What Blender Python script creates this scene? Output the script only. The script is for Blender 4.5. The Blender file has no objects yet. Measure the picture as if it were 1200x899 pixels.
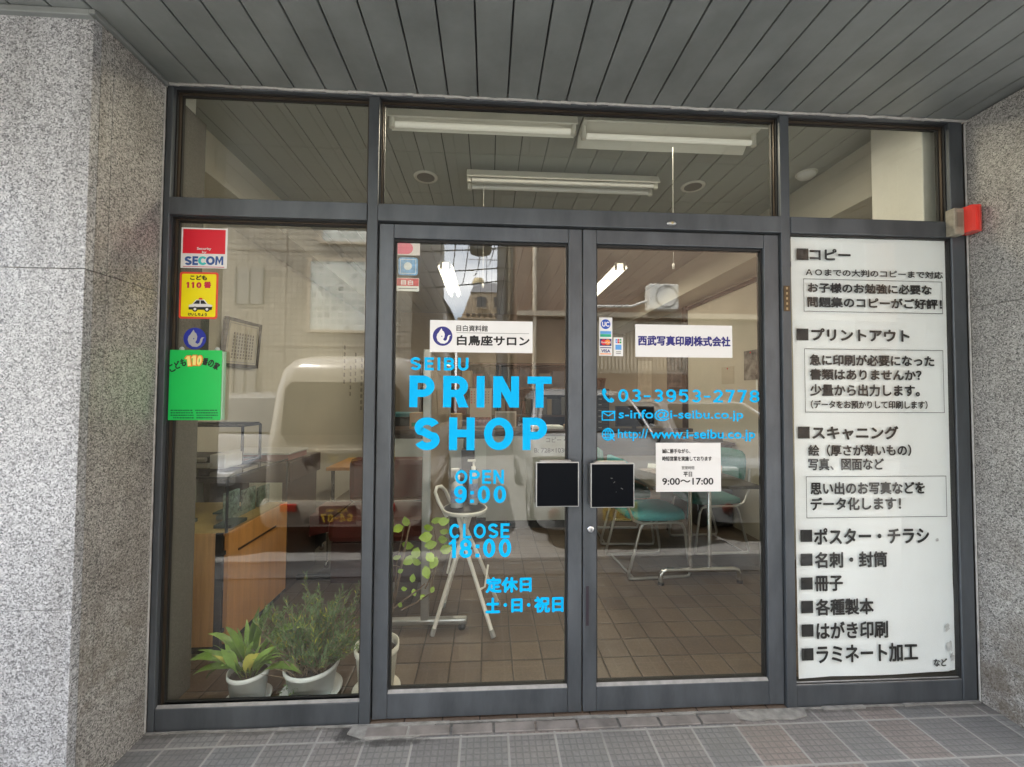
import bpy, bmesh, math, random
from mathutils import Vector, Matrix
random.seed(7)
SC = bpy.context.scene
COL = SC.collection
R = math.radians
# ------------------------------------------------------------------ camera
EYE = Vector((0.0, -1.682, 1.3)); FPX = 480.0
_yaw, _pit, _rol = R(3.26), R(1.72), R(0.35)
_f = Vector((math.sin(_yaw)*math.cos(_pit), math.cos(_yaw)*math.cos(_pit), math.sin(_pit)))
_r = Vector((math.cos(_yaw), -math.sin(_yaw), 0)); _u = _r.cross(_f)
CR = _r*math.cos(_rol)+_u*math.sin(_rol); CU = _u*math.cos(_rol)-_r*math.sin(_rol); CF = _f
cam = bpy.data.cameras.new('camera'); cam.sensor_width = 36; cam.lens = FPX/1200*36
cam.clip_start = 0.02; cam.clip_end = 1500
camo = bpy.data.objects.new('camera', cam); COL.objects.link(camo)
M = Matrix((CR, CU, -CF)).transposed().to_4x4(); M.translation = EYE; camo.matrix_world = M
SC.camera = camo
# ------------------------------------------------------------------ sky, sun, exposure
SUN_EL, SUN_AZ = R(58), R(-72)         # high sun along the street from the left, just behind the shop's plane
w = bpy.data.worlds.new('World'); SC.world = w; w.use_nodes = True
nt = w.node_tree; bg = nt.nodes['Background']; bg.inputs[1].default_value = 0.15
sky = nt.nodes.new('ShaderNodeTexSky'); sky.sky_type = 'NISHITA'; sky.sun_disc = False
sky.sun_elevation = SUN_EL; sky.sun_rotation = SUN_AZ; sky.air_density = 1.0; sky.dust_density = 1.6
tc = nt.nodes.new('ShaderNodeTexCoord'); mp = nt.nodes.new('ShaderNodeMapping'); mp.inputs['Scale'].default_value = (1, 1, 2.2)
cn = nt.nodes.new('ShaderNodeTexNoise'); cn.inputs['Scale'].default_value = 3.2; cn.inputs['Detail'].default_value = 7
cr = nt.nodes.new('ShaderNodeValToRGB'); cr.color_ramp.elements[0].position = .34; cr.color_ramp.elements[1].position = .62
cm = nt.nodes.new('ShaderNodeMixRGB'); cm.inputs[2].default_value = (11.5, 11.9, 12.4, 1)
nt.links.new(tc.outputs['Generated'], mp.inputs[0]); nt.links.new(mp.outputs[0], cn.inputs[0]); nt.links.new(cn.outputs[0], cr.inputs[0])
nt.links.new(cr.outputs[0], cm.inputs[0]); nt.links.new(sky.outputs[0], cm.inputs[1]); nt.links.new(cm.outputs[0], bg.inputs[0])
sl = bpy.data.lights.new('sun', 'SUN'); sl.energy = 3.0; sl.angle = R(.5); sl.color = (1, .97, .93)
so = bpy.data.objects.new('sun', sl); COL.objects.link(so)
sdir = Vector((math.sin(SUN_AZ)*math.cos(SUN_EL), math.cos(SUN_AZ)*math.cos(SUN_EL), math.sin(SUN_EL)))
so.rotation_euler = (-sdir).to_track_quat('-Z', 'Y').to_euler()
vs = SC.view_settings; vs.view_transform = 'Standard'; vs.look = 'None'; vs.exposure = 2.7; vs.gamma = 1; vs.use_curve_mapping = False
SC.display_settings.display_device = 'sRGB'
cy = SC.cycles; cy.max_bounces = 10; cy.diffuse_bounces = 5; cy.glossy_bounces = 5; cy.transparent_max_bounces = 24
cy.transmission_bounces = 6; cy.use_denoising = True; cy.caustics_reflective = False; cy.sample_clamp_indirect = 6

# ------------------------------------------------------------------ pixel -> place helpers (survey of the photograph)
def ray(px, py):
    return (CF + CR*((px-600)/FPX) - CU*((py-449.5)/FPX))
def PY(px, py, y=0.0):
    d = ray(px, py); return EYE + d*((y-EYE.y)/d.y)
def PZ(px, py, z=0.0):
    d = ray(px, py); return EYE + d*((z-EYE.z)/d.z)
def PX(px, py, x):
    d = ray(px, py); return EYE + d*((x-EYE.x)/d.x)

# ------------------------------------------------------------------ materials
def srgb(r, g, b):
    f = lambda c: (c/255/12.92) if c/255 <= .04045 else ((c/255+.055)/1.055)**2.4
    return (f(r), f(g), f(b))
def mat(name, col, rough=.5, metal=0.0, var=.0, scale=8.0, bump=0.0, bscale=40.0, spec=.5, emit=None, es=0, coat=0.0, stretch=None):
    m = bpy.data.materials.new(name); m.use_nodes = True
    t = m.node_tree; b = t.nodes['Principled BSDF']
    b.inputs['Base Color'].default_value = (*col, 1); b.inputs['Roughness'].default_value = rough
    b.inputs['Metallic'].default_value = metal; b.inputs['Specular IOR Level'].default_value = spec
    b.inputs['Coat Weight'].default_value = coat
    if emit: b.inputs['Emission Color'].default_value = (*emit, 1); b.inputs['Emission Strength'].default_value = es
    if var or bump:
        c = t.nodes.new('ShaderNodeTexCoord'); mpn = t.nodes.new('ShaderNodeMapping'); t.links.new(c.outputs['Object'], mpn.inputs[0])
        if stretch: mpn.inputs['Scale'].default_value = stretch
    if var:
        n = t.nodes.new('ShaderNodeTexNoise'); n.inputs['Scale'].default_value = scale; n.inputs['Detail'].default_value = 6; n.inputs['Roughness'].default_value = .62
        t.links.new(mpn.outputs[0], n.inputs[0])
        rp = t.nodes.new('ShaderNodeValToRGB'); rp.color_ramp.elements[0].position = .3; rp.color_ramp.elements[1].position = .7
        rp.color_ramp.elements[0].color = (*[max(0, x*(1-var)) for x in col], 1); rp.color_ramp.elements[1].color = (*[min(1, x*(1+var)) for x in col], 1)
        t.links.new(n.outputs[0], rp.inputs[0]); t.links.new(rp.outputs[0], b.inputs['Base Color'])
        mr = t.nodes.new('ShaderNodeMapRange'); mr.inputs[3].default_value = max(.02, rough-.12); mr.inputs[4].default_value = min(1, rough+.12)
        t.links.new(n.outputs[0], mr.inputs[0]); t.links.new(mr.outputs[0], b.inputs['Roughness'])
    if bump:
        n2 = t.nodes.new('ShaderNodeTexNoise'); n2.inputs['Scale'].default_value = bscale; n2.inputs['Detail'].default_value = 4
        t.links.new(mpn.outputs[0], n2.inputs[0])
        bp = t.nodes.new('ShaderNodeBump'); bp.inputs['Strength'].default_value = bump; bp.inputs['Distance'].default_value = .01
        t.links.new(n2.outputs[0], bp.inputs['Height']); t.links.new(bp.outputs[0], b.inputs['Normal'])
    return m
class G:  # tiny node helper
    def __init__(s, m): s.t = m.node_tree; s.b = s.t.nodes['Principled BSDF']
    def n(s, k, **kw):
        x = s.t.nodes.new('ShaderNode'+k)
        for a, v in kw.items(): setattr(x, a, v)
        return x
    def l(s, a, b): s.t.links.new(a, b)
    def math(s, op, a, b=None, c=None):
        x = s.n('Math', operation=op)
        for i, v in enumerate((a, b, c)):
            if v is None: continue
            if isinstance(v, (int, float)): x.inputs[i].default_value = v
            else: s.l(v, x.inputs[i])
        return x.outputs[0]
    def ramp(s, fac, stops):
        x = s.n('ValToRGB'); e = x.color_ramp.elements
        while len(e) < len(stops): e.new(.5)
        for i, (p, c) in enumerate(stops): e[i].position = p; e[i].color = (*c, 1) if len(c) == 3 else c
        s.l(fac, x.inputs[0]); return x.outputs[0]
    def mix(s, fac, a, b, mode='MIX'):
        x = s.n('MixRGB', blend_type=mode)
        for i, v in enumerate((fac, a, b)):
            if isinstance(v, (int, float)): x.inputs[i].default_value = v
            elif isinstance(v, tuple): x.inputs[i].default_value = (*v, 1)
            else: s.l(v, x.inputs[i])
        return x.outputs[0]
    def noise(s, vec, scale, detail=4, rough=.5):
        x = s.n('TexNoise'); x.inputs['Scale'].default_value = scale; x.inputs['Detail'].default_value = detail; x.inputs['Roughness'].default_value = rough
        s.l(vec, x.inputs[0]); return x
    def bump(s, h, st=.3, dist=.002):
        x = s.n('Bump'); x.inputs['Strength'].default_value = st; x.inputs['Distance'].default_value = dist
        s.l(h, x.inputs['Height']); s.l(x.outputs[0], s.b.inputs['Normal'])

def granite_mat(name, dark, lite, stain):
    m = mat(name, (.3, .3, .3), .38); g = G(m)
    c = g.n('TexCoord').outputs['Object']
    dn = g.noise(c, 60, 3); dv = g.mix(.012, c, dn.outputs['Color'], 'ADD')
    v = g.n('TexVoronoi'); v.inputs['Scale'].default_value = 245; g.l(dv, v.inputs[0])
    sep = g.n('SeparateColor'); g.l(v.outputs['Color'], sep.inputs[0])
    base = g.ramp(sep.outputs[0], [(0, dark), (.16, tuple(x*.75+y*.25 for x, y in zip(dark, lite))), (.42, tuple(x*.4+y*.6 for x, y in zip(dark, lite))), (.8, lite), (1, tuple(min(1, x*1.25) for x in lite))])
    n2 = g.noise(c, 330, 2); base = g.mix(.3, base, g.ramp(n2.outputs[0], [(.3, (.12, .12, .12)), (.7, (.85, .85, .85))]), 'OVERLAY')
    n3 = g.noise(c, 2.2, 5, .65)
    base = g.mix(g.ramp(n3.outputs[0], [(.5, (0, 0, 0)), (.75, (.5, .5, .5))]), base, (.16, .135, .1), 'MULTIPLY') if stain else base
    mp_ = g.n('Mapping'); mp_.inputs['Scale'].default_value = (6, 6, .7); g.l(c, mp_.inputs[0]); n7 = g.noise(mp_.outputs[0], 1.6, 6, .65)
    base = g.mix(.55, base, g.ramp(n7.outputs[0], [(.3, (.62, .60, .57)), (.55, (1, 1, 1)), (.75, (.86, .85, .83))]), 'MULTIPLY')
    if stain:   # rust-brown grime low on the stone
        z = g.n('SeparateXYZ'); g.l(c, z.inputs[0])
        n4 = g.noise(c, 6.0, 8, .72)
        low = g.math('MULTIPLY', g.ramp(z.outputs[2], [(.1, (1, 1, 1)), (1.0, (0, 0, 0))]), g.ramp(n4.outputs[0], [(.45, (0, 0, 0)), (.58, (1, 1, 1))]))
        base = g.mix(g.math('MULTIPLY', low, .8), base, (.11, .085, .06))
    g.l(base, g.b.inputs['Base Color'])
    rr = g.n('MapRange'); rr.inputs[3].default_value = .25; rr.inputs[4].default_value = .5; g.l(n2.outputs[0], rr.inputs[0]); g.l(rr.outputs[0], g.b.inputs['Roughness'])
    return m
GRAN = granite_mat('granite', (.075, .076, .08), (.455, .46, .47), False)
GRAN2 = granite_mat('granite_grimy', (.065, .063, .06), (.42, .405, .38), True)

def tile_mat(name, cols, pitch, x0, y0, groove, grout, rough, sub=0, gw=.006):
    """square floor tiles: per-tile tint, grout lines, optional anti-slip grid"""
    m = mat(name, (.2, .2, .2), rough); g = G(m)
    c = g.n('TexCoord').outputs['Object']; s = g.n('SeparateXYZ'); g.l(c, s.inputs[0])
    u = g.math('DIVIDE', g.math('SUBTRACT', s.outputs[0], x0), pitch); v = g.math('DIVIDE', g.math('SUBTRACT', s.outputs[1], y0), pitch)
    iu, iv = g.math('FLOOR', u), g.math('FLOOR', v); fu, fv = g.math('FRACT', u), g.math('FRACT', v)
    cb = g.n('CombineXYZ'); g.l(iu, cb.inputs[0]); g.l(iv, cb.inputs[1])
    wn = g.n('TexWhiteNoise'); g.l(cb.outputs[0], wn.inputs[0])
    col = g.ramp(wn.outputs[0], [(i/(len(cols)-1), k) for i, k in enumerate(cols)])
    n = g.noise(c, 14, 8, .7); col = g.mix(.55, col, g.ramp(n.outputs[0], [(.25, (.35, .35, .35)), (.75, (.68, .68, .68))]), 'OVERLAY')
    n1 = g.noise(c, 90, 4, .6); col = g.mix(.3, col, g.ramp(n1.outputs[0], [(.3, (.25, .25, .25)), (.7, (.75, .75, .75))]), 'OVERLAY')
    edge = lambda f: g.math('MINIMUM', f, g.math('SUBTRACT', 1.0, f))
    e = g.math('MULTIPLY', g.math('MINIMUM', edge(fu), edge(fv)), pitch)
    ew = g.math('ADD', e, g.math('MULTIPLY', g.math('SUBTRACT', n1.outputs[0], .5), .003))
    gm = g.math('LESS_THAN', ew, gw/2)
    h = g.ramp(e, [(0, (0, 0, 0)), (gw*1.0, (1, 1, 1))])
    if sub:
        eu = edge(g.math('FRACT', g.math('MULTIPLY', fu, sub))); ev = edge(g.math('FRACT', g.math('MULTIPLY', fv, sub)))
        q = g.math('MINIMUM', eu, ev)
        sm = g.ramp(q, [(.05, (1, 1, 1)), (.16, (0, 0, 0))])
        col = g.mix(g.math('MULTIPLY', sm, .55), col, groove)
        h = g.mix(.5, h, g.ramp(q, [(.03, (0, 0, 0)), (.2, (1, 1, 1))]), 'MULTIPLY')
    col = g.mix(gm, col, grout)
    # wear and dirt patches
    n5 = g.noise(c, 3.1, 7, .68); col = g.mix(g.ramp(n5.outputs[0], [(.52, (0, 0, 0)), (.7, (.55, .55, .55))]), col, tuple(x*.55 for x in grout) if sub else groove)
    if sub:   # dark damp patch below the first mullion
        def blob(cx, cy, ax, ay):
            dx = g.math('DIVIDE', g.math('SUBTRACT', s.outputs[0], cx), ax); dy = g.math('DIVIDE', g.math('SUBTRACT', s.outputs[1], cy), ay)
            return g.math('ADD', g.math('MULTIPLY', dx, dx), g.math('MULTIPLY', dy, dy))
        d = g.math('MINIMUM', blob(-.52, -.045, .06, .05), blob(-.36, -.085, .17, .022))
        n6 = g.noise(c, 26, 6, .7); d = g.math('ADD', d, g.math('MULTIPLY', g.math('SUBTRACT', n6.outputs[0], .5), 3.0))
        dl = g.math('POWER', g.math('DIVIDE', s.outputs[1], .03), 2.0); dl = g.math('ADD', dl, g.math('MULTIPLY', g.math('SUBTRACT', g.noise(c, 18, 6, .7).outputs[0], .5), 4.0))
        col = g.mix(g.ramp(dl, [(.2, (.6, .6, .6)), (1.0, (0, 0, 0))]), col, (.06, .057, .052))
        col = g.mix(g.ramp(d, [(.25, (.85, .85, .85)), (1.0, (0, 0, 0))]), col, (.035, .034, .033))
    g.l(col, g.b.inputs['Base Color'])
    rr = g.n('MapRange'); rr.inputs[3].default_value = max(.05, rough-.15); rr.inputs[4].default_value = min(1, rough+.15); g.l(n.outputs[0], rr.inputs[0]); g.l(rr.outputs[0], g.b.inputs['Roughness'])
    g.bump(h, .6, .003)
    return m
PAVE = tile_mat('entrance_tiles', [(.15, .15, .146), (.172, .163, .154), (.122, .124, .125), (.195, .165, .147), (.14, .142, .141), (.195, .194, .187)], .18, .0845, -.075, (.09, .088, .088), (.25, .245, .23), .6, sub=7, gw=.009)
FLOORT = tile_mat('brown_floor_tiles', [(.128, .096, .072), (.107, .079, .061), (.145, .11, .082), (.121, .091, .07)], .15, -.025, .22, (.1, .075, .055), (.035, .028, .022), .36, gw=.006)

def grid_wall_mat(name, col, mortar, tw, th, mw, axis='X', var=.12, rough=.5):
    m = mat(name, col, rough); g = G(m)
    c = g.n('TexCoord').outputs['Object']; s = g.n('SeparateXYZ'); g.l(c, s.inputs[0])
    cb = g.n('CombineXYZ'); g.l(s.outputs[0 if axis == 'X' else 1], cb.inputs[0]); g.l(s.outputs[2], cb.inputs[1])
    b = g.n('TexBrick'); b.offset = 0 if tw == th else .5; b.inputs['Scale'].default_value = 1
    b.inputs['Brick Width'].default_value = tw; b.inputs['Row Height'].default_value = th; b.inputs['Mortar Size'].default_value = mw
    b.inputs['Color1'].default_value = (*[x*(1-var) for x in col], 1); b.inputs['Color2'].default_value = (*[min(1, x*(1+var)) for x in col], 1); b.inputs['Mortar'].default_value = (*mortar, 1)
    g.l(cb.outputs[0], b.inputs[0]); n = g.noise(c, 1.3, 6, .6)
    col2 = g.mix(.35, b.outputs[0], g.ramp(n.outputs[0], [(.3, (.35, .35, .35)), (.7, (.65, .65, .65))]), 'OVERLAY')
    g.l(col2, g.b.inputs['Base Color']); return m

FRAME = mat('anodised_frame', (.088, .098, .108), .42, .45, var=.3, scale=7, stretch=(1, 1, .25))
DOORF = mat('anodised_door', (.098, .109, .121), .40, .45, var=.3, scale=8, stretch=(1, 1, .3))
RUBBER = mat('black_rubber', (.012, .012, .012), .6)
BRASS = mat('bronze_bead', (.07, .052, .038), .4, .5, var=.2)
SOFF = mat('soffit_paint', (.195, .207, .199), .42, .1, var=.2, scale=4)
SOFFGAP = mat('soffit_groove', (.085, .085, .085), .8)
SEAL = mat('white_sealant', (.36, .355, .335), .5, var=.25, scale=30)
STEEL = mat('brushed_steel', (.45, .45, .44), .36, 1.0, var=.1, scale=20)
CHROME = mat('chrome_tube', (.66, .67, .68), .16, 1.0)
BLACKGL = mat('black_plate', (.004, .005, .007), .3, spec=.05)
WHITEP = mat('white_plastic', (.8, .8, .79), .4)
PAPER = mat('poster_paper', (.82, .86, .875), .7, var=.03, scale=4)
INK = mat('black_ink', (.012, .012, .013), .6)
NAVY = mat('navy_ink', (.02, .02, .2), .5)
BLUE = mat('blue_vinyl', (.0, .48, .94), .6, spec=.15)
RED = mat('red_ink', (.72, .01, .03), .45)
CRIM = mat('crimson_ink', (.62, .02, .07), .5)
YEL = mat('yellow_ink', (.95, .82, .0), .45)
GREEN = mat('green_card', (.01, .56, .10), .35)
TEALI = mat('teal_ink', (.05, .55, .55), .5)
GREYI = mat('grey_ink', (.25, .25, .25), .6)
ORANGE = mat('orange_ink', (.9, .25, .02), .5)
PINK = mat('pink_print', (.8, .12, .22), .5)
SKYI = mat('light_blue_print', (.1, .35, .75), .5)
CREAMW = mat('cream_wall', (.58, .555, .48), .8, var=.05, scale=2.5, bump=.05, bscale=120)
WHITEW = mat('white_wall', (.84, .83, .78), .75, var=.06, scale=3, bump=.04, bscale=90)
BACKW = mat('tan_back_wall', (.38, .32, .25), .8, var=.08, scale=2)
CEILP = mat('ceiling_board', (.42, .43, .405), .8, var=.04, scale=3)
DKWOOD = mat('dark_wood', (.05, .026, .017), .45, var=.3, scale=5, stretch=(1, 8, 8))
OAK = mat('oak_veneer', (.74, .47, .22), .38, var=.16, scale=4, stretch=(9, 9, .6))
OAK2 = mat('orange_veneer', (.58, .29, .095), .38, var=.16, scale=4, stretch=(9, 9, .6))
BLK = mat('matt_black', (.018, .018, .019), .55)
DGREY = mat('dark_grey_plastic', (.06, .06, .062), .5)
LGREY = mat('light_grey_plastic', (.5, .5, .49), .5)
TEAL = mat('teal_fabric', (.08, .38, .43), .85, var=.12, scale=60)
TEALD = mat('dark_teal_fabric', (.07, .24, .22), .85, var=.12, scale=60)
MAROON = mat('maroon_leather', (.10, .022, .018), .42, var=.2, scale=8)
WHITEM = mat('white_enamel', (.9, .9, .88), .35)
BANNER = mat('banner_sheet', (.60, .66, .66), .6, var=.05, scale=3)
TAUPE = mat('taupe_panel', (.27, .22, .17), .75, var=.06)
CARTON = mat('cardboard', (.42, .28, .15), .8, var=.1)
CARTON2 = mat('cardboard_pale', (.5, .36, .2), .8, var=.1)
POT = mat('pot_plastic', (.70, .74, .76), .38, var=.06, scale=14)
SOIL = mat('potting_soil', (.06, .04, .026), .95, var=.4, scale=60)
LEAF = mat('lily_leaf', (.21, .35, .07), .42, var=.45, scale=9)
LEAFY = mat('yellow_leaf', (.5, .5, .10), .45, var=.2, scale=9)
NEEDLE = mat('rosemary_leaf', (.13, .205, .08), .6, var=.45, scale=14)
NEEDLEY = mat('sprig_yellow', (.42, .43, .06), .6, var=.3, scale=14)
TWIG = mat('twig_bark', (.15, .10, .065), .8, var=.25, scale=30)
LEAFB = mat('bright_leaf', (.30, .44, .06), .42, var=.3, scale=12)
TUBEON = mat('lit_tube', (1, 1, 1), .5, emit=(1, .93, .78), es=.9)
TUBEDIM = mat('front_tube', (.9, .9, .86), .4, emit=(1, .95, .84), es=.04)
LAMPW = mat('lamp_enamel', (.74, .73, .68), .4)
REDL = mat('red_lens', (.8, .06, .045), .16, coat=.5)
ALU = mat('aluminium', (.55, .56, .57), .35, .9, var=.1)
GREENG = mat('sheet_green', (.06, .12, .10), .5, var=.5, scale=30)
ASPH = mat('car_park_concrete', (.265, .265, .258), .9, var=.18, scale=6, bump=.4, bscale=220)
CONC = mat('concrete', (.36, .35, .33), .85, var=.2, scale=6, bump=.2, bscale=60)

def glass_mat(name, ior, tint, wav):
    m = bpy.data.materials.new(name); m.use_nodes = True; t = m.node_tree
    for n in list(t.nodes): t.nodes.remove(n)
    o = t.nodes.new('ShaderNodeOutputMaterial'); mx = t.nodes.new('ShaderNodeMixShader')
    tr = t.nodes.new('ShaderNodeBsdfTransparent'); tr.inputs[0].default_value = (*tint, 1)
    gl = t.nodes.new('ShaderNodeBsdfGlossy'); gl.inputs['Roughness'].default_value = 0.0; gl.inputs[0].default_value = (1, .97, .92, 1)
    fr = t.nodes.new('ShaderNodeFresnel'); fr.inputs[0].default_value = ior
    c = t.nodes.new('ShaderNodeTexCoord'); n = t.nodes.new('ShaderNodeTexNoise'); n.inputs['Scale'].default_value = 3.0; n.inputs['Detail'].default_value = 1
    b = t.nodes.new('ShaderNodeBump'); b.inputs['Strength'].default_value = wav; b.inputs['Distance'].default_value = .01
    L = t.links.new
    L(c.outputs['Object'], n.inputs[0]); L(n.outputs[0], b.inputs['Height']); L(b.outputs[0], gl.inputs['Normal'])
    gm = t.nodes.new('ShaderNodeNewGeometry'); ml = t.nodes.new('ShaderNodeMath'); ml.operation = 'MULTIPLY_ADD'; ml.inputs[1].default_value = -1; ml.inputs[2].default_value = 1
    m2 = t.nodes.new('ShaderNodeMath'); m2.operation = 'MULTIPLY'
    L(gm.outputs['Backfacing'], ml.inputs[0]); L(ml.outputs[0], m2.inputs[0]); L(fr.outputs[0], m2.inputs[1])
    L(m2.outputs[0], mx.inputs[0]); L(tr.outputs[0], mx.inputs[1]); L(gl.outputs[0], mx.inputs[2]); L(mx.outputs[0], o.inputs[0])
    return m
def clear_mat(name, tint):
    m = bpy.data.materials.new(name); m.use_nodes = True; t = m.node_tree
    for n in list(t.nodes): t.nodes.remove(n)
    o = t.nodes.new('ShaderNodeOutputMaterial'); tr = t.nodes.new('ShaderNodeBsdfTransparent'); tr.inputs[0].default_value = (*tint, 1)
    t.links.new(tr.outputs[0], o.inputs[0]); return m
GLASS = glass_mat('window_glass', 1.8, (.89, .905, .87), .012)
GLASSP = glass_mat('poster_glass', 1.36, (.96, .97, .97), .012)
GLASSB = clear_mat('glass_inner_face', (.97, .97, .95))
SHOWG = glass_mat('showcase_glass', 1.6, (.90, .95, .92), .002)
CARGL = mat('car_glass', (.02, .022, .024), .06, spec=.6)

# ------------------------------------------------------------------ mesh builder
def wloc(o):
    v = Vector((0, 0, 0))
    while o is not None: v += o.location; o = o.parent
    return v
class MB:
    def __init__(s): s.v = []; s.f = []; s.m = []; s.sm = []
    def add(s, vs, fs, mi=0, smooth=False):
        b = len(s.v); s.v += [Vector(v) for v in vs]
        for f in fs: s.f.append([b+i for i in f]); s.m.append(mi); s.sm.append(smooth)
    def box(s, x0, x1, y0, y1, z0, z1, mi=0):
        s.add([(x0,y0,z0),(x1,y0,z0),(x1,y1,z0),(x0,y1,z0),(x0,y0,z1),(x1,y0,z1),(x1,y1,z1),(x0,y1,z1)],
              [(0,3,2,1),(4,5,6,7),(0,1,5,4),(1,2,6,5),(2,3,7,6),(3,0,4,7)], mi); return s
    def cbox(s, x0, x1, y0, y1, z0, z1, c=.004, mi=0):
        """box with chamfered edges"""
        bm = bmesh.new(); bmesh.ops.create_cube(bm, size=1)
        for v in bm.verts: v.co = Vector(((x0+x1)/2+v.co.x*(x1-x0), (y0+y1)/2+v.co.y*(y1-y0), (z0+z1)/2+v.co.z*(z1-z0)))
        bmesh.ops.bevel(bm, geom=bm.edges[:], offset=c, segments=2, profile=.5, affect='EDGES')
        bm.verts.index_update(); s.add([v.co.copy() for v in bm.verts], [[v.index for v in f.verts] for f in bm.faces], mi); bm.free(); return s
    def quad(s, a, b, c, d, mi=0): s.add([a, b, c, d], [(0, 1, 2, 3)], mi); return s
    def poly(s, pts, mi=0): s.add(pts, [tuple(range(len(pts)))], mi); return s
    def prism(s, pts, off, mi=0):
        n = len(pts); off = Vector(off); P = [Vector(p) for p in pts]
        s.add(P+[p+off for p in P], [tuple(range(n))[::-1], tuple(range(n, 2*n))]+[(i, (i+1) % n, n+(i+1) % n, n+i) for i in range(n)], mi); return s
    def tube(s, pts, r, n=10, mi=0, r1=None, cap=True):
        pts = [Vector(p) for p in pts]; N = len(pts); vs = []; fs = []; up = None
        for i, p in enumerate(pts):
            d = (pts[min(i+1, N-1)]-pts[max(i-1, 0)]).normalized()
            if up is None: up = Vector((0, 0, 1)) if abs(d.z) < .9 else Vector((1, 0, 0))
            a = d.cross(up).normalized(); b = a.cross(d).normalized(); up = b
            rr = r if r1 is None else r+(r1-r)*i/max(1, N-1)
            for k in range(n):
                t = 2*math.pi*k/n; vs.append(p+a*(rr*math.cos(t))+b*(rr*math.sin(t)))
        for i in range(N-1):
            for k in range(n): fs.append((i*n+k, i*n+(k+1) % n, (i+1)*n+(k+1) % n, (i+1)*n+k))
        s.add(vs, fs, mi, True)
        if cap: s.add([vs[k] for k in range(n)], [tuple(range(n))[::-1]], mi); s.add([vs[(N-1)*n+k] for k in range(n)], [tuple(range(n))], mi)
        return s
    def lathe(s, prof, c=(0, 0, 0), n=32, mi=0, axis='Z', cap=False):
        vs = []; fs = []; c = Vector(c)
        for (r, h) in prof:
            for k in range(n):
                t = 2*math.pi*k/n; a, b = r*math.cos(t), r*math.sin(t)
                vs.append(c+(Vector((a, b, h)) if axis == 'Z' else Vector((a, -h, b)) if axis == 'Y' else Vector((h, a, b))))
        for i in range(len(prof)-1):
            for k in range(n): fs.append((i*n+k, i*n+(k+1) % n, (i+1)*n+(k+1) % n, (i+1)*n+k))
        s.add(vs, fs, mi, True)
        if cap: s.add(vs[:n], [tuple(range(n))[::-1]], mi); s.add(vs[-n:], [tuple(range(n))], mi)
        return s
    def build(s, name, mats, parent=None, loc=None, smooth=None):
        if not isinstance(mats, (list, tuple)): mats = [mats]
        base = wloc(parent) if parent else (Vector(loc) if loc else Vector((0, 0, 0)))
        me = bpy.data.meshes.new(name); me.from_pydata([tuple(v-base) for v in s.v], [], s.f)
        for m in mats: me.materials.append(m)
        for p, mi, sm in zip(me.polygons, s.m, s.sm): p.material_index = mi; p.use_smooth = sm if smooth is None else smooth
        me.update(); o = bpy.data.objects.new(name, me); COL.objects.link(o)
        if parent: o.parent = parent
        elif loc: o.location = loc
        return o
def tag(o, label=None, cat=None, group=None, kind=None):
    if label: o['label'] = label
    if cat: o['category'] = cat
    if group: o['group'] = group
    if kind: o['kind'] = kind
    return o
def thing(name, loc, label, cat, group=None):
    o = bpy.data.objects.new(name, None); o.empty_display_size = .05; COL.objects.link(o); o.location = loc
    return tag(o, label, cat, group)
def copy_tree(o, parent=None):
    c = o.copy(); COL.objects.link(c)
    if parent is not None: c.parent = parent
    for ch in [x for x in bpy.data.objects if x.parent == o]: copy_tree(ch, c)
    return c

# ------------------------------------------------------------------ lettering
_tc = {}
def glyph_mesh(body):
    if body in _tc: return _tc[body]
    c = bpy.data.curves.new('t', 'FONT'); c.body = body; c.resolution_u = 4
    o = bpy.data.objects.new('t', c); COL.objects.link(o)
    bpy.context.view_layer.update(); dg = bpy.context.evaluated_depsgraph_get()
    me = bpy.data.meshes.new_from_object(o.evaluated_get(dg))
    vs = [(v.co.x, v.co.y) for v in me.vertices]; fs = [list(p.vertices) for p in me.polygons]
    bpy.data.objects.remove(o); bpy.data.curves.remove(c); bpy.data.meshes.remove(me)
    _tc[body] = (vs, fs); return vs, fs
def text_into(mb, body, a, b, bold=0.0, mi=0, ey=0.0):
    """fill the rectangle with corners a (top left) and b (bottom right), both on a y plane"""
    vs, fs = glyph_mesh(body)
    x0 = min(v[0] for v in vs); x1 = max(v[0] for v in vs); y0 = min(v[1] for v in vs); y1 = max(v[1] for v in vs)
    W = b.x-a.x; Hh = a.z-b.z; sx = (W-2*bold)/(x1-x0); sz = (Hh-2*bold)/max(1e-6, y1-y0); zc = b.z+bold
    offs = [(0, 0)] if not bold else [(0, 0), (bold, 0), (-bold, 0), (0, bold), (0, -bold), (bold*.7, bold*.7), (-bold*.7, -bold*.7), (bold*.7, -bold*.7), (-bold*.7, bold*.7)]
    for i, (ox, oz) in enumerate(offs):
        mb.add([(a.x+bold+(x-x0)*sx+ox, a.y+ey-.00012*i, zc+(y-y0)*sz+oz) for x, y in vs], fs, mi)
def T(mb, body, x0, x1, y0, y1, yp, bold=0.0, mi=0):
    text_into(mb, body, PY(x0, y0, yp), PY(x1, y1, yp), bold, mi)
def arc(cx, cy, rx, ry, a0, a1, n=18):
    return [(cx+rx*math.cos(R(a0+(a1-a0)*i/n)), cy+ry*math.sin(R(a0+(a1-a0)*i/n))) for i in range(n+1)]
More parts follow.
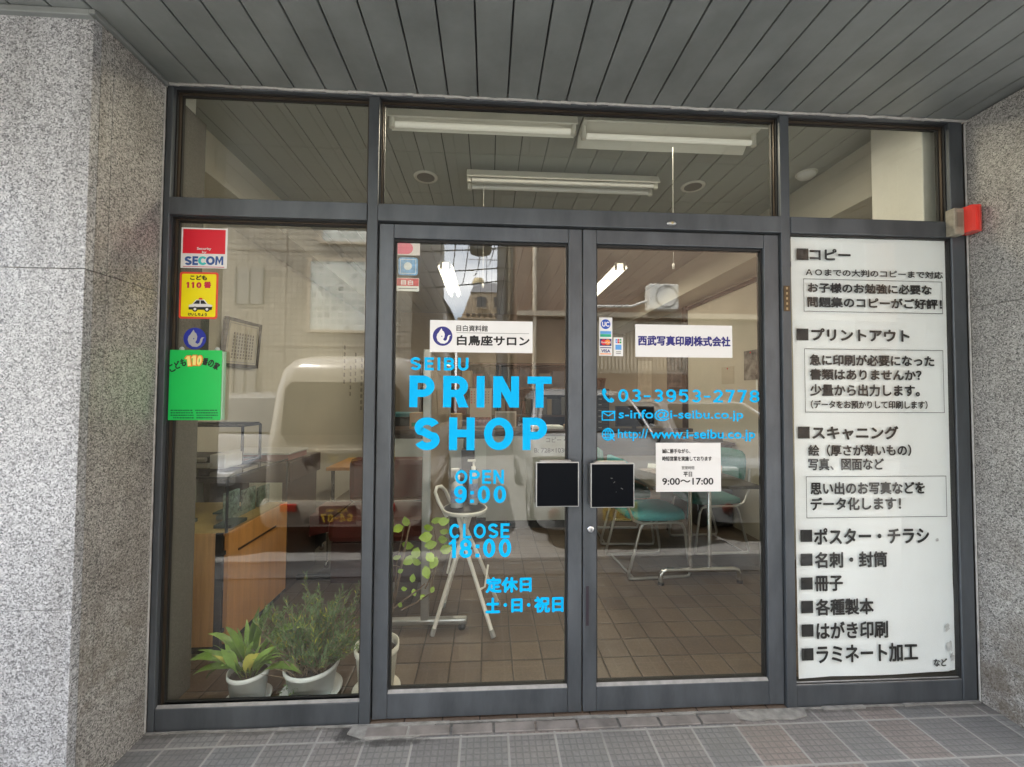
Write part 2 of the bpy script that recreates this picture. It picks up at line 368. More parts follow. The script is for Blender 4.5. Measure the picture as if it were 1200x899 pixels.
def glyph(ch, s):
    """bold grotesque letter as strokes: (width, [(polyline, closed)], [polygons])"""
    h = s/2
    if ch in 'PRB':
        w = .72; m = .44; r = (1-h-m)/2; st = [([(h, 0), (h, 1)], 0), ([(h, 1-h), (w-h-r, 1-h)]+arc(w-h-r, 1-h-r, r, r, 90, -90)[1:]+[(h, m)], 0)]
        pg = []
        if ch == 'R': pg = [[(w*.42, m+.02), (w*.42+s*1.1, m+.02), (w+.02, 0), (w+.02-s*1.2, 0)]]
        if ch == 'B':
            m = .52; r1 = (1-h-m)/2; r2 = (m-h)/2
            st = [([(h, 0), (h, 1)], 0), ([(h, 1-h), (w-h-r1-.03, 1-h)]+arc(w-h-r1-.03, 1-h-r1, r1, r1, 90, -90)[1:]+[(h, m)], 0), ([(h, m), (w-h-r2, m)]+arc(w-h-r2, m-r2, r2, r2, 90, -90)[1:]+[(h, h)], 0)]
        return w, st, pg
    if ch == 'I': return s, [([(h, 0), (h, 1)], 0)], []
    if ch == 'N': w = .76; return w, [([(h, 0), (h, 1)], 0), ([(w-h, 0), (w-h, 1)], 0)], [[(0, 1), (s*1.15, 1), (w, 0), (w-s*1.15, 0)]]
    if ch == 'T': w = .72; return w, [([(0, 1-h), (w, 1-h)], 0), ([(w/2, 0), (w/2, 1-s*.5)], 0)], []
    if ch == 'H': w = .74; return w, [([(h, 0), (h, 1)], 0), ([(w-h, 0), (w-h, 1)], 0), ([(h, .51), (w-h, .51)], 0)], []
    if ch == 'E': w = .64; return w, [([(h, 0), (h, 1)], 0), ([(h, 1-h), (w, 1-h)], 0), ([(h, .515), (w*.93, .515)], 0), ([(h, h), (w, h)], 0)], []
    if ch == 'L': w = .6; return w, [([(h, 0), (h, 1)], 0), ([(h, h), (w, h)], 0)], []
    if ch == 'U': w = .73; r = w/2-h; return w, [([(h, 1), (h, h+r)]+arc(w/2, h+r, r, r, 180, 360)[1:]+[(w-h, 1)], 0)], []
    if ch == 'O': w = .86; return w, [(arc(w/2, .5, w/2-h, .5-h, 0, 360, 36)[:-1], 1)], []
    if ch == 'C': w = .8; return w, [(arc(w/2, .5, w/2-h, .5-h, 38, 322, 32), 0)], []
    if ch == 'S':
        w = .72; rx = w/2-h; t = (1-s)/4
        return w, [(arc(w/2, 1-h-t, rx, t, 20, 215, 18)+[(w*.34, .565), (w*.62, .45)]+arc(w/2, h+t, rx, t, 35, -160, 18), 0)], []
    if ch == '0': w = .62; return w, [(arc(w/2, .5, w/2-h, .5-h, 0, 360, 36)[:-1], 1)], []
    if ch == '1': w = .36; return w, [([(w-h, 0), (w-h, 1)], 0)], [[(0, .80), (0, .68), (w-h, .80), (w-h, 1), (w-s, .985), (w-s-.06, .86)]]
    if ch == '2': w = .6; r = w/2-h; return w, [(arc(w/2, 1-h-r, r, r, 165, -35, 18)+[(h*1.1, h)], 0), ([(0, h), (w, h)], 0)], []
    if ch == '3': w = .6; t = (1-s)/4; return w, [(arc(w/2, 1-h-t, w/2-h-.01, t, 150, -80, 16)+[(w*.42, .5)], 0), ([(w*.42, .5)]+arc(w/2, h+t, w/2-h, t, 80, -155, 18), 0)], []
    if ch == '5': w = .6; t = .285; return w, [([(w-.04, 1-h), (h+.05, 1-h), (h*.95, .52)], 0), (arc(w/2, h+t*.93, w/2-h, t, 140, -155, 22), 0)], []
    if ch == '7': w = .58; return w, [([(0, 1-h), (w, 1-h)], 0)], [[(w-s*1.15, 1-h), (w, 1-h), (w*.5, 0), (w*.5-s*1.05, 0)]]
    if ch == '8': w = .62; t = (1-s)/4; return w, [(arc(w/2, 1-h-t, w/2-h-.02, t, 0, 360, 28)[:-1], 1), (arc(w/2, h+t, w/2-h, t, 0, 360, 28)[:-1], 1)], []
    if ch == '9': w = .62; r = w/2-h; return w, [(arc(w/2, 1-h-.24, r, .24+.01, 0, 360, 28)[:-1], 1), ([(w-h, .72)]+arc(w/2, .5-.06, r, .44-h, 0, -148, 20), 0)], []
    if ch == '4': w = .62; return w, [([(w*.72, 0), (w*.72, 1)], 0), ([(0, .27), (w, .27)], 0)], [[(w*.5, 1), (w*.72, 1), (s*.8, .27), (0, .27)]]
    if ch == '6': w = .62; r = w/2-h; return w, [(arc(w/2, h+.24, r, .25, 0, 360, 28)[:-1], 1), ([(h, .28)]+arc(w/2, .56, r, .44-h, 180, 32, 20), 0)], []
    if ch == ':': w = s*1.0; return w, [], [[(0, .02), (s, .02), (s, .02+s), (0, .02+s)], [(0, .5), (s, .5), (s, .5+s), (0, .5+s)]]
    if ch == '-': w = .42; return w, [], [[(0, .38), (w, .38), (w, .38+s*.85), (0, .38+s*.85)]]
    return .3, [], []
def stroke_polys(pl, closed, s):
    n = len(pl); L = []; Rr = []
    for i in range(n):
        p = Vector(pl[i]); a = Vector(pl[i-1] if (i or closed) else pl[i]); b = Vector(pl[(i+1) % n] if (i < n-1 or closed) else pl[i])
        d0 = (p-a); d1 = (b-p)
        if d0.length < 1e-9: d0 = d1
        if d1.length < 1e-9: d1 = d0
        d0.normalize(); d1.normalize(); n0 = Vector((-d0.y, d0.x)); n1 = Vector((-d1.y, d1.x)); nn = (n0+n1)
        if nn.length < 1e-6: nn = n0
        nn.normalize(); k = 1/max(.5, nn.dot(n0)); L.append(p+nn*s/2*k); Rr.append(p-nn*s/2*k)
    m = n if closed else n-1
    return [[Rr[i], Rr[(i+1) % n], L[(i+1) % n], L[i]] for i in range(m)]
def word_into(mb, body, x0, x1, y0, y1, yp, s=.2, gap=.16, mi=0):
    a, b = PY(x0, y0, yp), PY(x1, y1, yp); gl = [glyph(c, s) for c in body]
    tot = sum(g[0] for g in gl)+gap*(len(gl)-1); sx = (b.x-a.x)/tot; sz = a.z-b.z; x = 0
    for w_, st, pg in gl:
        k = 0
        for pl, cl in st:
            for q in stroke_polys(pl, cl, s): mb.add([(a.x+(x+p[0])*sx, a.y-.00006*k, b.z+p[1]*sz) for p in q], [(0, 1, 2, 3)], mi)
            k += 1
        for q in pg:
            P = [(a.x+(x+p[0])*sx, a.y-.00006*k, b.z+p[1]*sz) for p in q]
            ar = sum(q[i][0]*q[(i+1) % len(q)][1]-q[(i+1) % len(q)][0]*q[i][1] for i in range(len(q)))
            mb.poly(P if ar > 0 else P[::-1], mi); k += 1
        x += w_+gap
def rect_px(mb, x0, x1, y0, y1, yp, mi=0, th=0.0):
    a, b = PY(x0, y0, yp), PY(x1, y1, yp)
    if th: mb.box(a.x, b.x, yp, yp+th, b.z, a.z, mi)
    else: mb.quad((a.x, yp, b.z), (b.x, yp, b.z), (b.x, yp, a.z), (a.x, yp, a.z), mi)
def disc_into(mb, cx, cz, y, r, mi=0, n=32, rz=None, a0=0, a1=360):
    pts = [(cx+r*math.cos(R(a0+(a1-a0)*i/n)), y, cz+(rz or r)*math.sin(R(a0+(a1-a0)*i/n))) for i in range(n if a1-a0 == 360 else n+1)]
    mb.poly(pts, mi)
def outline_px(mb, x0, x1, y0, y1, yp, t, mi=0):
    a, b = PY(x0, y0, yp), PY(x1, y1, yp)
    for (p, q, r_, s_) in ((a.x, b.x, a.z-t, a.z), (a.x, b.x, b.z, b.z+t), (a.x, a.x+t, b.z+t, a.z-t), (b.x-t, b.x, b.z+t, a.z-t)):
        mb.quad((p, yp, r_), (q, yp, r_), (q, yp, s_), (p, yp, s_), mi)
#@@SETTING
# ================================================================== SETTING
ZS = 2.545; XLF, XRF = -1.296, 2.108
YG = .04                                    # glass plane of the fixed panes
def struct(name, mb, m): return tag(mb.build(name, m), kind='structure')
m_ = MB(); m_.add([(-500, -500, -.15), (500, -500, -.15), (500, 500, -.15), (-500, 500, -.15)], [(0, 1, 2, 3)]); struct('road', m_, ASPH)
m_ = MB(); m_.box(-3.2, 4.2, -1.25, .0, -.14, 0); struct('entrance_pavement', m_, PAVE)
m_ = MB(); m_.box(-3.2, 4.2, -1.40, -1.25, -.14, .006); struct('kerb', m_, ASPH)
m_ = MB(); m_.box(-2.0, 6.4, .0, 6.4, -.1, .0); struct('floor', m_, FLOORT)
MORT = mat('dirty_mortar', (.21, .205, .19), .9, var=.35, scale=22, bump=.3, bscale=80)
# mortar fillet between the frame and the paving, patched cement and a cut row of tiles
m_ = MB()
rr = random.Random(3)
x = XLF
while x < XRF-.01:
    x2 = min(XRF, x+rr.uniform(.05, .2)); d = rr.uniform(.008, .016)
    m_.prism([(x, -.002, .001), (x2, -.002, .001), (x2, -d*rr.uniform(.8, 1.2), .001), (x, -d, .001)], (0, 0, .004+rr.uniform(0, .003))); x = x2
struct('mortar_strip', m_, MORT)
m_ = MB()
for a, b, y0 in ((-.52, -.20, -.075), (1.0, 1.32, -.06)):
    pts = [(a, -.012, .002), (b, -.012, .002), (b-.015, y0*.75, .002), (b-.08, y0, .002), ((a+b)/2, y0*.92, .002), (a+.07, y0*1.02, .002), (a-.01, y0*.6, .002)]
    m_.prism(pts[::-1], (0, 0, .005))
struct('cement_patch_ground', m_, MORT)
m_ = MB()
for k in range(9):
    a = -.46+k*.165
    m_.cbox(a, a+.155, -.066, -.022, .0015, .0085, .002)
struct('cut_tile_strip_ground', m_, mat('cut_tile', (.165, .15, .14), .6, var=.35, scale=10))
# ---- soffit over the entrance: lacquered strips with shadow gaps
sf = thing('soffit', (.4, -.6, ZS), 'grey metal strip soffit overhanging the shop entrance', 'soffit')
m_ = MB(); pw = .124; x = -3.05+.02
while x < 4.2:
    m_.cbox(x+.003, x+pw-.003, -1.25, -.001, ZS, ZS+.018, .003); x += pw
m_.build('strip_panel', SOFF, sf)
m_ = MB(); m_.box(-3.1, 4.25, -1.26, -.002, ZS+.022, ZS+.05); m_.build('backing_board', SOFFGAP, sf)
m_ = MB(); m_.box(-3.1, 4.25, -1.30, -1.252, ZS-.03, ZS+.06); m_.build('front_fascia', SOFF, sf)
m_ = MB(); m_.cbox(-3.1, XLF-.002, -.318, -.296, ZS-.022, ZS-.001, .003); m_.cbox(XLF-.004, XLF+.014, -.318, -.004, ZS-.016, ZS-.001, .003); m_.build('edge_trim', SOFF, sf)

mat_joint = mat('stone_joint', (.12, .115, .105), .8)
# ---- granite piers
def pier(name, x0, x1, side, label, ys):
    p = thing(name, ((x0+x1)/2, 0, -.15), label, 'pillar')
    jz = [-.15, .62, 1.70, ZS-.003]
    ft = MB(); sd = MB(); xc = x1 if side > 0 else x0
    for a, b in zip(jz, jz[1:]):
        ft.cbox(x0, x1 if side > 0 else x1, ys, ys+.03, a+.0008, b-.0008, .0015)
        q0, q1 = (xc-.03, xc) if side > 0 else (xc, xc+.03)
        # side slabs: narrow return strip, joint, wide slab
        sd.cbox(q0-(.001 if side > 0 else 0), q1+(0 if side > 0 else .001), ys+.0312, ys+.0755, a+.0008, b-.0008, .0012)
        sd.cbox(q0, q1, ys+.0775, .004, a+.0008, b-.0008, .0012)
    ft.build('front_slab', GRAN, p); sd.build('side_slab', GRAN2, p)
    co = MB(); co.box(x0+.01 if side < 0 else x0, x1 if side < 0 else x1-.01, ys+.012, .25, -.15, ZS-.004); co.build('joint_core', mat_joint, p)
    return p
pier('granite_pillar', -3.1, XLF-.004, 1, 'speckled grey granite pillar beside the window with plants', -.30)
pier('granite_pillar', XRF+.012, 4.2, -1, 'speckled grey granite pillar beside the white service poster', -.30)

# ---- building mass above and around
bl = thing('shop_building', (1.0, 2.5, -.15), 'small office building whose ground floor is the print shop', 'building')
m_ = MB(); m_.box(-7, 9, -1.26, 6.8, 2.9, 3.45); m_.build('upper_shade_mass', GRAN, bl)  # unseen block over the soffit, height set for where its shadow falls
for bx in ((-7, -3.12, -.30, 6.8), (6.5, 9, -.3, 6.8), (4.22, 6.49, -.3, .1)): m_ = MB(); m_.box(*bx, -.15, 2.89); m_.build('outer_wall', GRAN, bl)
m_ = MB(); m_.box(-3.1, 6.49, 6.45, 6.7, -.15, 2.89); m_.build('rear_wall', CONC, bl)
m_ = MB(); m_.box(XLF, XRF, .002, .052, ZS+.001, 2.75); m_.build('lintel', CONC, bl)

# ---- interior shell
ZC = 2.76
XLW, XRW = -1.90, 2.47
m_ = MB()
x = -2.1
while x < 6.3:
    for ya, yb in ((.054, .76), (.7625, 1.26), (1.2625, 3.2), (3.203, 6.44)): m_.box(x+.0028, x+.1492, ya, yb, ZC, ZC+.012)
    x += .152
m_.box(-2.1, 6.45, .0535, 6.445, ZC+.0125, ZC+.05, 1)
struct('ceiling', m_, [CEILP, SOFFGAP])
w_ = MB(); w_.box(XLW-.1, XLW, .332, 6.44, -.01, ZC-.001); tag(w_.build('side_wall', CREAMW), 'cream plaster side wall carrying the framed certificate', 'wall')
w_ = MB(); w_.box(XRW, XRW+.12, .36, 3.26, -.01, ZC-.001); tag(w_.build('side_wall', CREAMW), 'short cream wall with pinned papers behind the glass door', 'wall')
w_ = MB(); w_.box(XLW+.001, 6.48, 5.62, 5.72, -.01, ZC-.001); tag(w_.build('back_wall', BACKW), 'tan back wall at the far end of the shop', 'wall')
w_ = MB(); w_.box(6.38, 6.48, .3, 5.619, -.01, ZC-.001); tag(w_.build('far_side_wall', CREAMW), 'far cream wall of the back office area', 'wall')
p = thing('inner_pillar', (-1.6, .2, 0), 'cream inner pillar with tape marks beside the lily pot', 'pillar')
m_ = MB(); m_.prism([(-2.0, .056, 0), (-1.50, .056, 0), (-1.415, .33, 0), (-2.0, .33, 0)], (0, 0, ZC-.002)); m_.build('shaft', WHITEW, p)
m_ = MB()
for (a, b, c, d) in ((.10, .17, .47, .53), (.13, .19, .43, .46), (.12, .20, .20, .25)):
    yy = [a+.05+rr.uniform(-.004, .004), b+.06]; 
    xf = lambda y_: -1.50+(y_-.056)/3.22+.0006
    m_.prism([(xf(y_), y_, z_) for y_, z_ in ((yy[0], c), (yy[1], c+rr.uniform(-.01, .01)), (yy[1]-.012, d-rr.uniform(0, .03)), (yy[0]+.01, d))], (.001, -.0003, 0))
m_.build('tape_residue', mat('tape_residue', (.33, .31, .27), .7, var=.4, scale=40), p)
m_ = MB(); m_.prism([(-2.0, .054, 0), (-1.498, .054, 0), (-1.412, .333, 0), (-2.0, .333, 0)], (0, 0, .035)); m_.build('skirting', BLK, p)
p = thing('inner_pillar', (2.2, .2, 0), 'cream inner pillar seen in the transom pane above the alarm lamp', 'pillar')
m_ = MB(); m_.cbox(2.03, 2.6, .10, .358, .0, ZC-.002, .004); m_.build('shaft', WHITEW, p)
m_ = MB(); m_.box(2.028, 2.6, .098, .360, .0, .05); m_.build('skirting', BLK, p)
b_ = MB(); b_.box(XLW+.001, -1.56, .335, 5.61, 2.52, ZC-.003); tag(b_.build('ceiling_beam', CREAMW), 'cream boxed ceiling beam along the certificate wall', 'beam')
b_ = MB(); b_.box(2.15, XRW-.001, .362, 5.61, 2.44, ZC-.003); tag(b_.build('ceiling_beam', CREAMW), 'cream boxed ceiling beam above the pinned papers', 'beam')
b_ = MB(); b_.cbox(XRW-.03, XRW+.14, 3.262, 3.36, -.0, 2.43, .004); tag(b_.build('corner_post', DKWOOD), 'dark brown corner post at the end of the short cream wall', 'post')
b_ = MB(); b_.cbox(XRW-.02, XRW-.001, .40, 3.255, 2.37, 2.41, .003); tag(b_.build('picture_rail', DKWOOD), 'dark wooden picture rail along the short cream wall', 'rail')

# ================================================================== SHOPFRONT
BEAD = mat('worn_bead', (.24, .235, .225), .6, .2, var=.25, scale=25)
fr = thing('shopfront_frame', (.4, .04, 0), 'dark grey aluminium shopfront frame around the doors and fixed panes', 'window frame')
def member(name, x0, x1, z0, z1, y0=0.0, y1=.052, m=FRAME, c=.003):
    q = MB(); q.cbox(x0, x1, y0, y1, z0, z1, c); return q.build(name, m, fr)
JL = PY(197, 400).x; JR = PY(1122, 400).x
JL, JR = XLF+.024, PY(1121.5, 500).x; YG2 = .013
M1a, M1b, M2a, M2b = -.500, -.458, 1.258, 1.299
ZB0, ZB1 = 2.012, 2.083; ZT = ZS-.012
member('jamb', XLF, JL, 0, ZS-.002); member('jamb', JR, XRF, 0, ZS-.002)
member('mullion', M1a, M1b, 0, ZT-.002); member('mullion', M2a, M2b, 0, ZT-.002)
member('head', JL+.001, JR-.001, ZT, ZS-.002)
for a, b in ((JL, M1a), (M1b, M2a), (M2b, JR)): member('transom_bar', a+.0008, b-.0008, ZB0, ZB1, -.004)
RL, RR = PY(310, 828).z, PY(1030, 801).z
member('bottom_rail', JL+.0008, M1a-.0008, .0, RL, .004); member('bottom_rail', M2b+.0008, JR-.0008, .0, RR, .004)
# recessed gasket and bronze bead round each fixed pane, and the pane
def fixed(x0, x1, z0, z1, YG=YG, ks=((.005, .018, .0505, 0), (.010, .027, .050, 1), (.014, .037, .049, 0)), ed=.012, glass=GLASS):
    g_ = MB(); prev = 0
    for (tt, ya, yb, mi) in ks:
        o = prev; prev = tt
        g_.box(x0+o, x0+tt, ya, yb, z0+o, z1-o, mi); g_.box(x1-tt, x1-o, ya, yb, z0+o, z1-o, mi)
        g_.box(x0+tt, x1-tt, ya, yb, z1-tt, z1-o, mi); g_.box(x0+tt, x1-tt, ya, yb, z0+o, z0+tt, mi)
    g_.build('glazing_gasket', [RUBBER, BRASS], fr)
    q = MB(); a, b, c, d = x0+ed, x1-ed, z0+ed, z1-ed
    q.add([(a, YG, c), (b, YG, c), (b, YG, d), (a, YG, d)], [(0, 1, 2, 3)], 0)
    q.add([(a, YG+.006, c), (b, YG+.006, c), (b, YG+.006, d), (a, YG+.006, d)], [(3, 2, 1, 0)], 1)
    q.add([(a, YG, c), (b, YG, c), (b, YG, d), (a, YG, d), (a, YG+.006, c), (b, YG+.006, c), (b, YG+.006, d), (a, YG+.006, d)], [(0, 4, 5, 1), (1, 5, 6, 2), (2, 6, 7, 3), (3, 7, 4, 0)], 1)
    q.build('glass_pane', [glass, GLASSB], fr)
fixed(JL, M1a, ZB1, ZT); fixed(M1b, M2a, ZB1, ZT); fixed(M2b, JR, ZB1, ZT)
fixed(JL, M1a, RL-.010, ZB0); fixed(M2b, JR, RR, ZB0, YG2, ((.005, .008, .050, 0),), .003, GLASSP)
for a, b, z_ in ((JL, M1a, RL), (M2b, JR, RR)):
    q = MB(); q.prism([(a+.001, .006, z_+.0005), (a+.001, .017, z_+.0005), (a+.001, .017, z_+.0075)], (b-a-.002, 0, 0)); q.build('sill_bead', BEAD, fr)
q = MB(); rr = random.Random(11); x = XLF-.01
while x < XRF:
    x2 = x+rr.uniform(.03, .09); h = rr.uniform(.004, .012); q.tube([(x, -.004, ZS-.002-h*.3), (x2, -.004, ZS-.002-rr.uniform(.0, .006))], .0045+h*.15, 6); x = x2
q.build('sealant_line', SEAL, fr)
for x_ in (XLF-.003, XRF+.006): q = MB(); q.tube([(x_, -.004, .0), (x_, -.004, ZS-.02)], .004, 6); q.build('sealant_line', SEAL, fr)
# small brown plate on the second mullion
q = MB(); a, b = PY(918, 335), PY(925.5, 365); q.cbox(a.x, b.x, -.003, -.0005, b.z, a.z, .001); pl = q.build('maker_plate', mat('brown_plate', (.09, .06, .03), .4, .4), fr)
q = MB()
for k in range(5):
    zc = a.z+(b.z-a.z)*(k+.5)/5; q.box((a.x+b.x)/2-.004, (a.x+b.x)/2+.004, -.0034, -.003, zc-.005, zc+.005)
q.build('engraving', mat('plate_engraving', (.35, .27, .15), .4, .5), pl)

# ---- the two swing doors

YD = .012; YDG = .034
DZ0, DZ1 = .010, ZB0-.006
def door(x0, x1, gx0, gx1, gz0, gz1, label):
    d = thing('glass_door', (x0 if x0 < 0 else x1, .03, 0), label, 'door')
    for (n, a, b, c, e) in (('stile', x0, gx0, DZ0, DZ1), ('stile', gx1, x1, DZ0, DZ1)):
        q = MB(); q.cbox(a, b, YD, YD+.045, c, e, .003); q.build(n, DOORF, d)
    q = MB(); q.cbox(gx0+.0006, gx1-.0006, YD+.0008, YD+.0445, gz1, DZ1, .0025); q.build('top_rail', DOORF, d)
    q = MB(); q.cbox(gx0+.0006, gx1-.0006, YD+.0008, YD+.0445, DZ0, gz0, .0025); q.build('bottom_rail', DOORF, d)
    q = MB(); t = .007
    q.box(gx0+.0007, gx0+t, YD+.014, YD+.04, gz0, gz1); q.box(gx1-t, gx1-.0007, YD+.014, YD+.04, gz0, gz1)
    q.box(gx0+t, gx1-t, YD+.014, YD+.04, gz1-t-.003, gz1-.0003); q.box(gx0+t, gx1-t, YD+.014, YD+.04, gz0+.0003, gz0+t); q.build('gasket', RUBBER, d)
    q = MB(); q.prism([(gx0+.001, YD+.0015, gz0+.0005), (gx0+.001, YD+.013, gz0+.0005), (gx0+.001, YD+.013, gz0+.009)], (gx1-gx0-.002, 0, 0)); q.build('sill_bead', BEAD, d)
    q = MB(); a, b, c, e = gx0+.003, gx1-.003, gz0+.003, gz1-.003
    q.add([(a, YDG, c), (b, YDG, c), (b, YDG, e), (a, YDG, e)], [(0, 1, 2, 3)], 0)
    q.add([(a, YDG+.006, c), (b, YDG+.006, c), (b, YDG+.006, e), (a, YDG+.006, e)], [(3, 2, 1, 0)], 1)
    q.add([(a, YDG, c), (b, YDG, c), (b, YDG, e), (a, YDG, e), (a, YDG+.006, c), (b, YDG+.006, c), (b, YDG+.006, e), (a, YDG+.006, e)], [(0, 4, 5, 1), (1, 5, 6, 2), (2, 6, 7, 3), (3, 7, 4, 0)], 1)
    pane = q.build('glass_pane', [GLASS, GLASSB], d)
    return d, pane
gz1 = PY(560, 281.5, YD).z; gz0 = PY(560, 810, YD).z
g1x0, g1x1 = PY(459, 450, YD).x, PY(666, 450, YD).x
g2x0, g2x1 = PY(699, 450, YD).x, PY(897, 450, YD).x
dl, pane_l = door(M1b+.004, .3895, g1x0, g1x1, gz0, gz1, 'swing glass door with large blue shop lettering and opening hours')
dr, pane_r = door(.3945, M2a-.004, g2x0, g2x1, gz0, gz1, 'swing glass door with blue telephone number and email lettering')
YL = YDG-.0012
def lettering(parent, fn, m=BLUE, name='lettering'):
    q = MB(); fn(q); return q.build(name, m, parent)
L = lettering
L(pane_l, lambda q: word_into(q, 'SEIBU', 481, 549, 418.5, 434.5, YL, .2, .24))
L(pane_l, lambda q: word_into(q, 'PRINT', 480, 646.5, 440, 478, YL, .235, .25))
L(pane_l, lambda q: word_into(q, 'SHOP', 486, 641, 489, 527.5, YL, .235, .27))
L(pane_l, lambda q: word_into(q, 'OPEN', 533.5, 590.5, 551, 567, YL, .19, .16))
L(pane_l, lambda q: word_into(q, '9:00', 532, 593, 569.5, 589.5, YL, .2, .17))
L(pane_l, lambda q: word_into(q, 'CLOSE', 526.6, 597, 614, 630.5, YL, .19, .16))
L(pane_l, lambda q: word_into(q, '18:00', 526, 599, 632, 653, YL, .2, .17))
BJ = .0032
L(pane_l, lambda q: T(q, '定休日', 569, 623, 676.5, 694, YL, BJ))
L(pane_l, lambda q: T(q, '土', 569, 586, 700.5, 718.5, YL, BJ))
def _sun(q):
    T(q, '日', 599, 612.5, 701.5, 717.5, YL, BJ); T(q, '祝日', 626, 660.5, 699, 717.5, YL, BJ)
    for cx in (592.2, 619.5):
        c = PY(cx, 709, YL); disc_into(q, c.x, c.z, YL, .0075, n=16)
L(pane_l, _sun)
L(pane_r, lambda q: word_into(q, '03-3953-2778', 724.3, 890, 456, 472, YL, .17, .17))
L(pane_r, lambda q: T(q, 's-info@i-seibu.co.jp', 725, 871, 479.5, 494, YL, .0010))
L(pane_r, lambda q: T(q, 'http://', 724, 759.5, 502.5, 517, YL, .0006))
L(pane_r, lambda q: T(q, 'www.i-seibu.co.jp', 762, 885, 503, 517.5, YL, .0013))
def phone(q):
    a, b = PY(705, 455, YL), PY(720, 472, YL); W, H = b.x-a.x, a.z-b.z
    P = [(.02, .78), (.10, .95), (.28, 1.0), (.40, .72), (.28, .60), (.42, .38), (.62, .24), (.76, .38), (1.0, .22), (.94, .06), (.78, 0), (.5, .05), (.2, .32), (.03, .62)]
    q.poly([(a.x+x_*W, YL, b.z+z_*H) for x_, z_ in P][::-1])
def mail(q):
    a, b = PY(705, 481.5, YL), PY(721, 493, YL); outline_px(q, 705, 721, 481.5, 493, YL, .0055)
    cx = (a.x+b.x)/2; zm = b.z+(a.z-b.z)*.42; t = .0055
    for s_ in (a.x+.004, b.x-.004):
        P = [(s_, YL-.0002, a.z-.004), (cx, YL-.0002, zm+t), (cx, YL-.0002, zm), (s_, YL-.0002, a.z-.004-t)]
        q.poly(P if s_ > cx else P[::-1])
def globe(q):
    a, b = PY(705, 501, YL), PY(720, 517, YL); cx, cz = (a.x+b.x)/2, (a.z+b.z)/2; r = (b.x-a.x)/2
    for pl, cl in ((arc(0, 0, r-.003, r-.003, 0, 360, 28)[:-1], 1), (arc(0, 0, r*.42, r-.003, 0, 360, 22)[:-1], 1), ([(-r, 0), (r, 0)], 0), ([(0, -r), (0, r)], 0), ([(-r*.8, r*.5), (r*.8, r*.5)], 0), ([(-r*.8, -r*.5), (r*.8, -r*.5)], 0)):
        for k in stroke_polys(pl, cl, .0042): q.poly([(cx+p_[0], YL-.0001*len(pl)/30, cz+p_[1]) for p_ in k])
    q.poly([(cx+r*x_, YL-.0006, cz+r*z_) for x_, z_ in ((.15, .1), (.35, -.95), (.58, -.62), (.95, -1.05), (1.08, -.9), (.75, -.48), (1.1, -.3))])
L(pane_r, phone, name='phone_icon'); L(pane_r, mail, name='mail_icon'); L(pane_r, globe, name='globe_icon')
# push plates on standoffs
def push(parent, x0, x1, z0, z1, y0):
    q = MB(); q.cbox(x0, x1, y0, y0+.010, z0, z1, .002); q.cbox(x0, x0+.006, y0+.0102, YD-.0005, z0+.01, z1-.01, .001); q.cbox(x1-.006, x1, y0+.0102, YD-.0005, z0+.01, z1-.01, .001)
    q.cbox(x0+.02, x1-.03, y0+.0102, YD-.0005, z1-.008, z1+.004, .001)
    pp = q.build('push_plate', STEEL, parent)
    q = MB(); q.cbox(x0+.005, x1-.004, y0-.002, y0-.0003, z0+.004, z1-.004, .0008); fc = q.build('plate_face', BLACKGL, pp)
    if x0 > .38:
        q = MB(); rs = random.Random(17)
        for k in range(4):
            sx, sz = x0+.03+rs.uniform(0, .1), z0+.04+rs.uniform(0, .1); q.tube([(sx, y0-.0021, sz), (sx+rs.uniform(-.008, .008), y0-.0021, sz+rs.uniform(-.006, .008))], .0007+rs.random()*.0008, 5)
        q.build('scuff', mat('scuff_grey', (.16, .16, .16), .6), fc)
a, b = PY(628, 541.5, -.035), PY(678.5, 594, -.035); push(dl, a.x, b.x, b.z, a.z, -.035)
a, b = PY(692, 543, -.035), PY(743.5, 595, -.035); push(dr, a.x, b.x, b.z, a.z, -.035)
c = PY(692, 620, YD)
q = MB(); q.lathe([(.0, .009), (.011, .009), (.0145, .006), (.0155, .0)], (c.x, YD, c.z), 24, axis='Y'); lk = q.build('lock_cylinder', CHROME, dr)
q = MB(); q.box(c.x-.0015, c.x+.0015, YD-.0102, YD-.009, c.z-.006, c.z+.006); q.build('keyway', BLK, lk)
a, b = PY(686.5, 687, YD), PY(690, 733, YD); q = MB(); q.cbox(a.x, b.x, YD-.003, YD-.0003, b.z, a.z, .001); q.build('latch_slot', mat('slot_plum', (.03, .022, .03), .4), dr)
for zz in (620-50, 700): pass
# downlight-like sensor cap on the transom bar
c = PY(787, 262, -.004); p = thing('door_chime_sensor', (c.x, -.004, c.z), 'small oval steel button on the bar above the door with the phone number', 'sensor')
q = MB(); vs = [(r_*1.55, h_) for r_, h_ in ((.0, .008), (.006, .0085), (.0105, .006), (.0135, .0))]
q.lathe([(r_, h_) for r_, h_ in vs], (c.x, -.004, c.z), 28, axis='Y')
for v in q.v: v.z = c.z+(v.z-c.z)*.48
q.build('cap', STEEL, p)
q = MB(); q.lathe([(0, .0105), (.005, .0100), (.006, .008)], (c.x, -.004, c.z), 16, axis='Y'); q.build('lens', mat('amber_lens', (.5, .4, .2), .2), p)
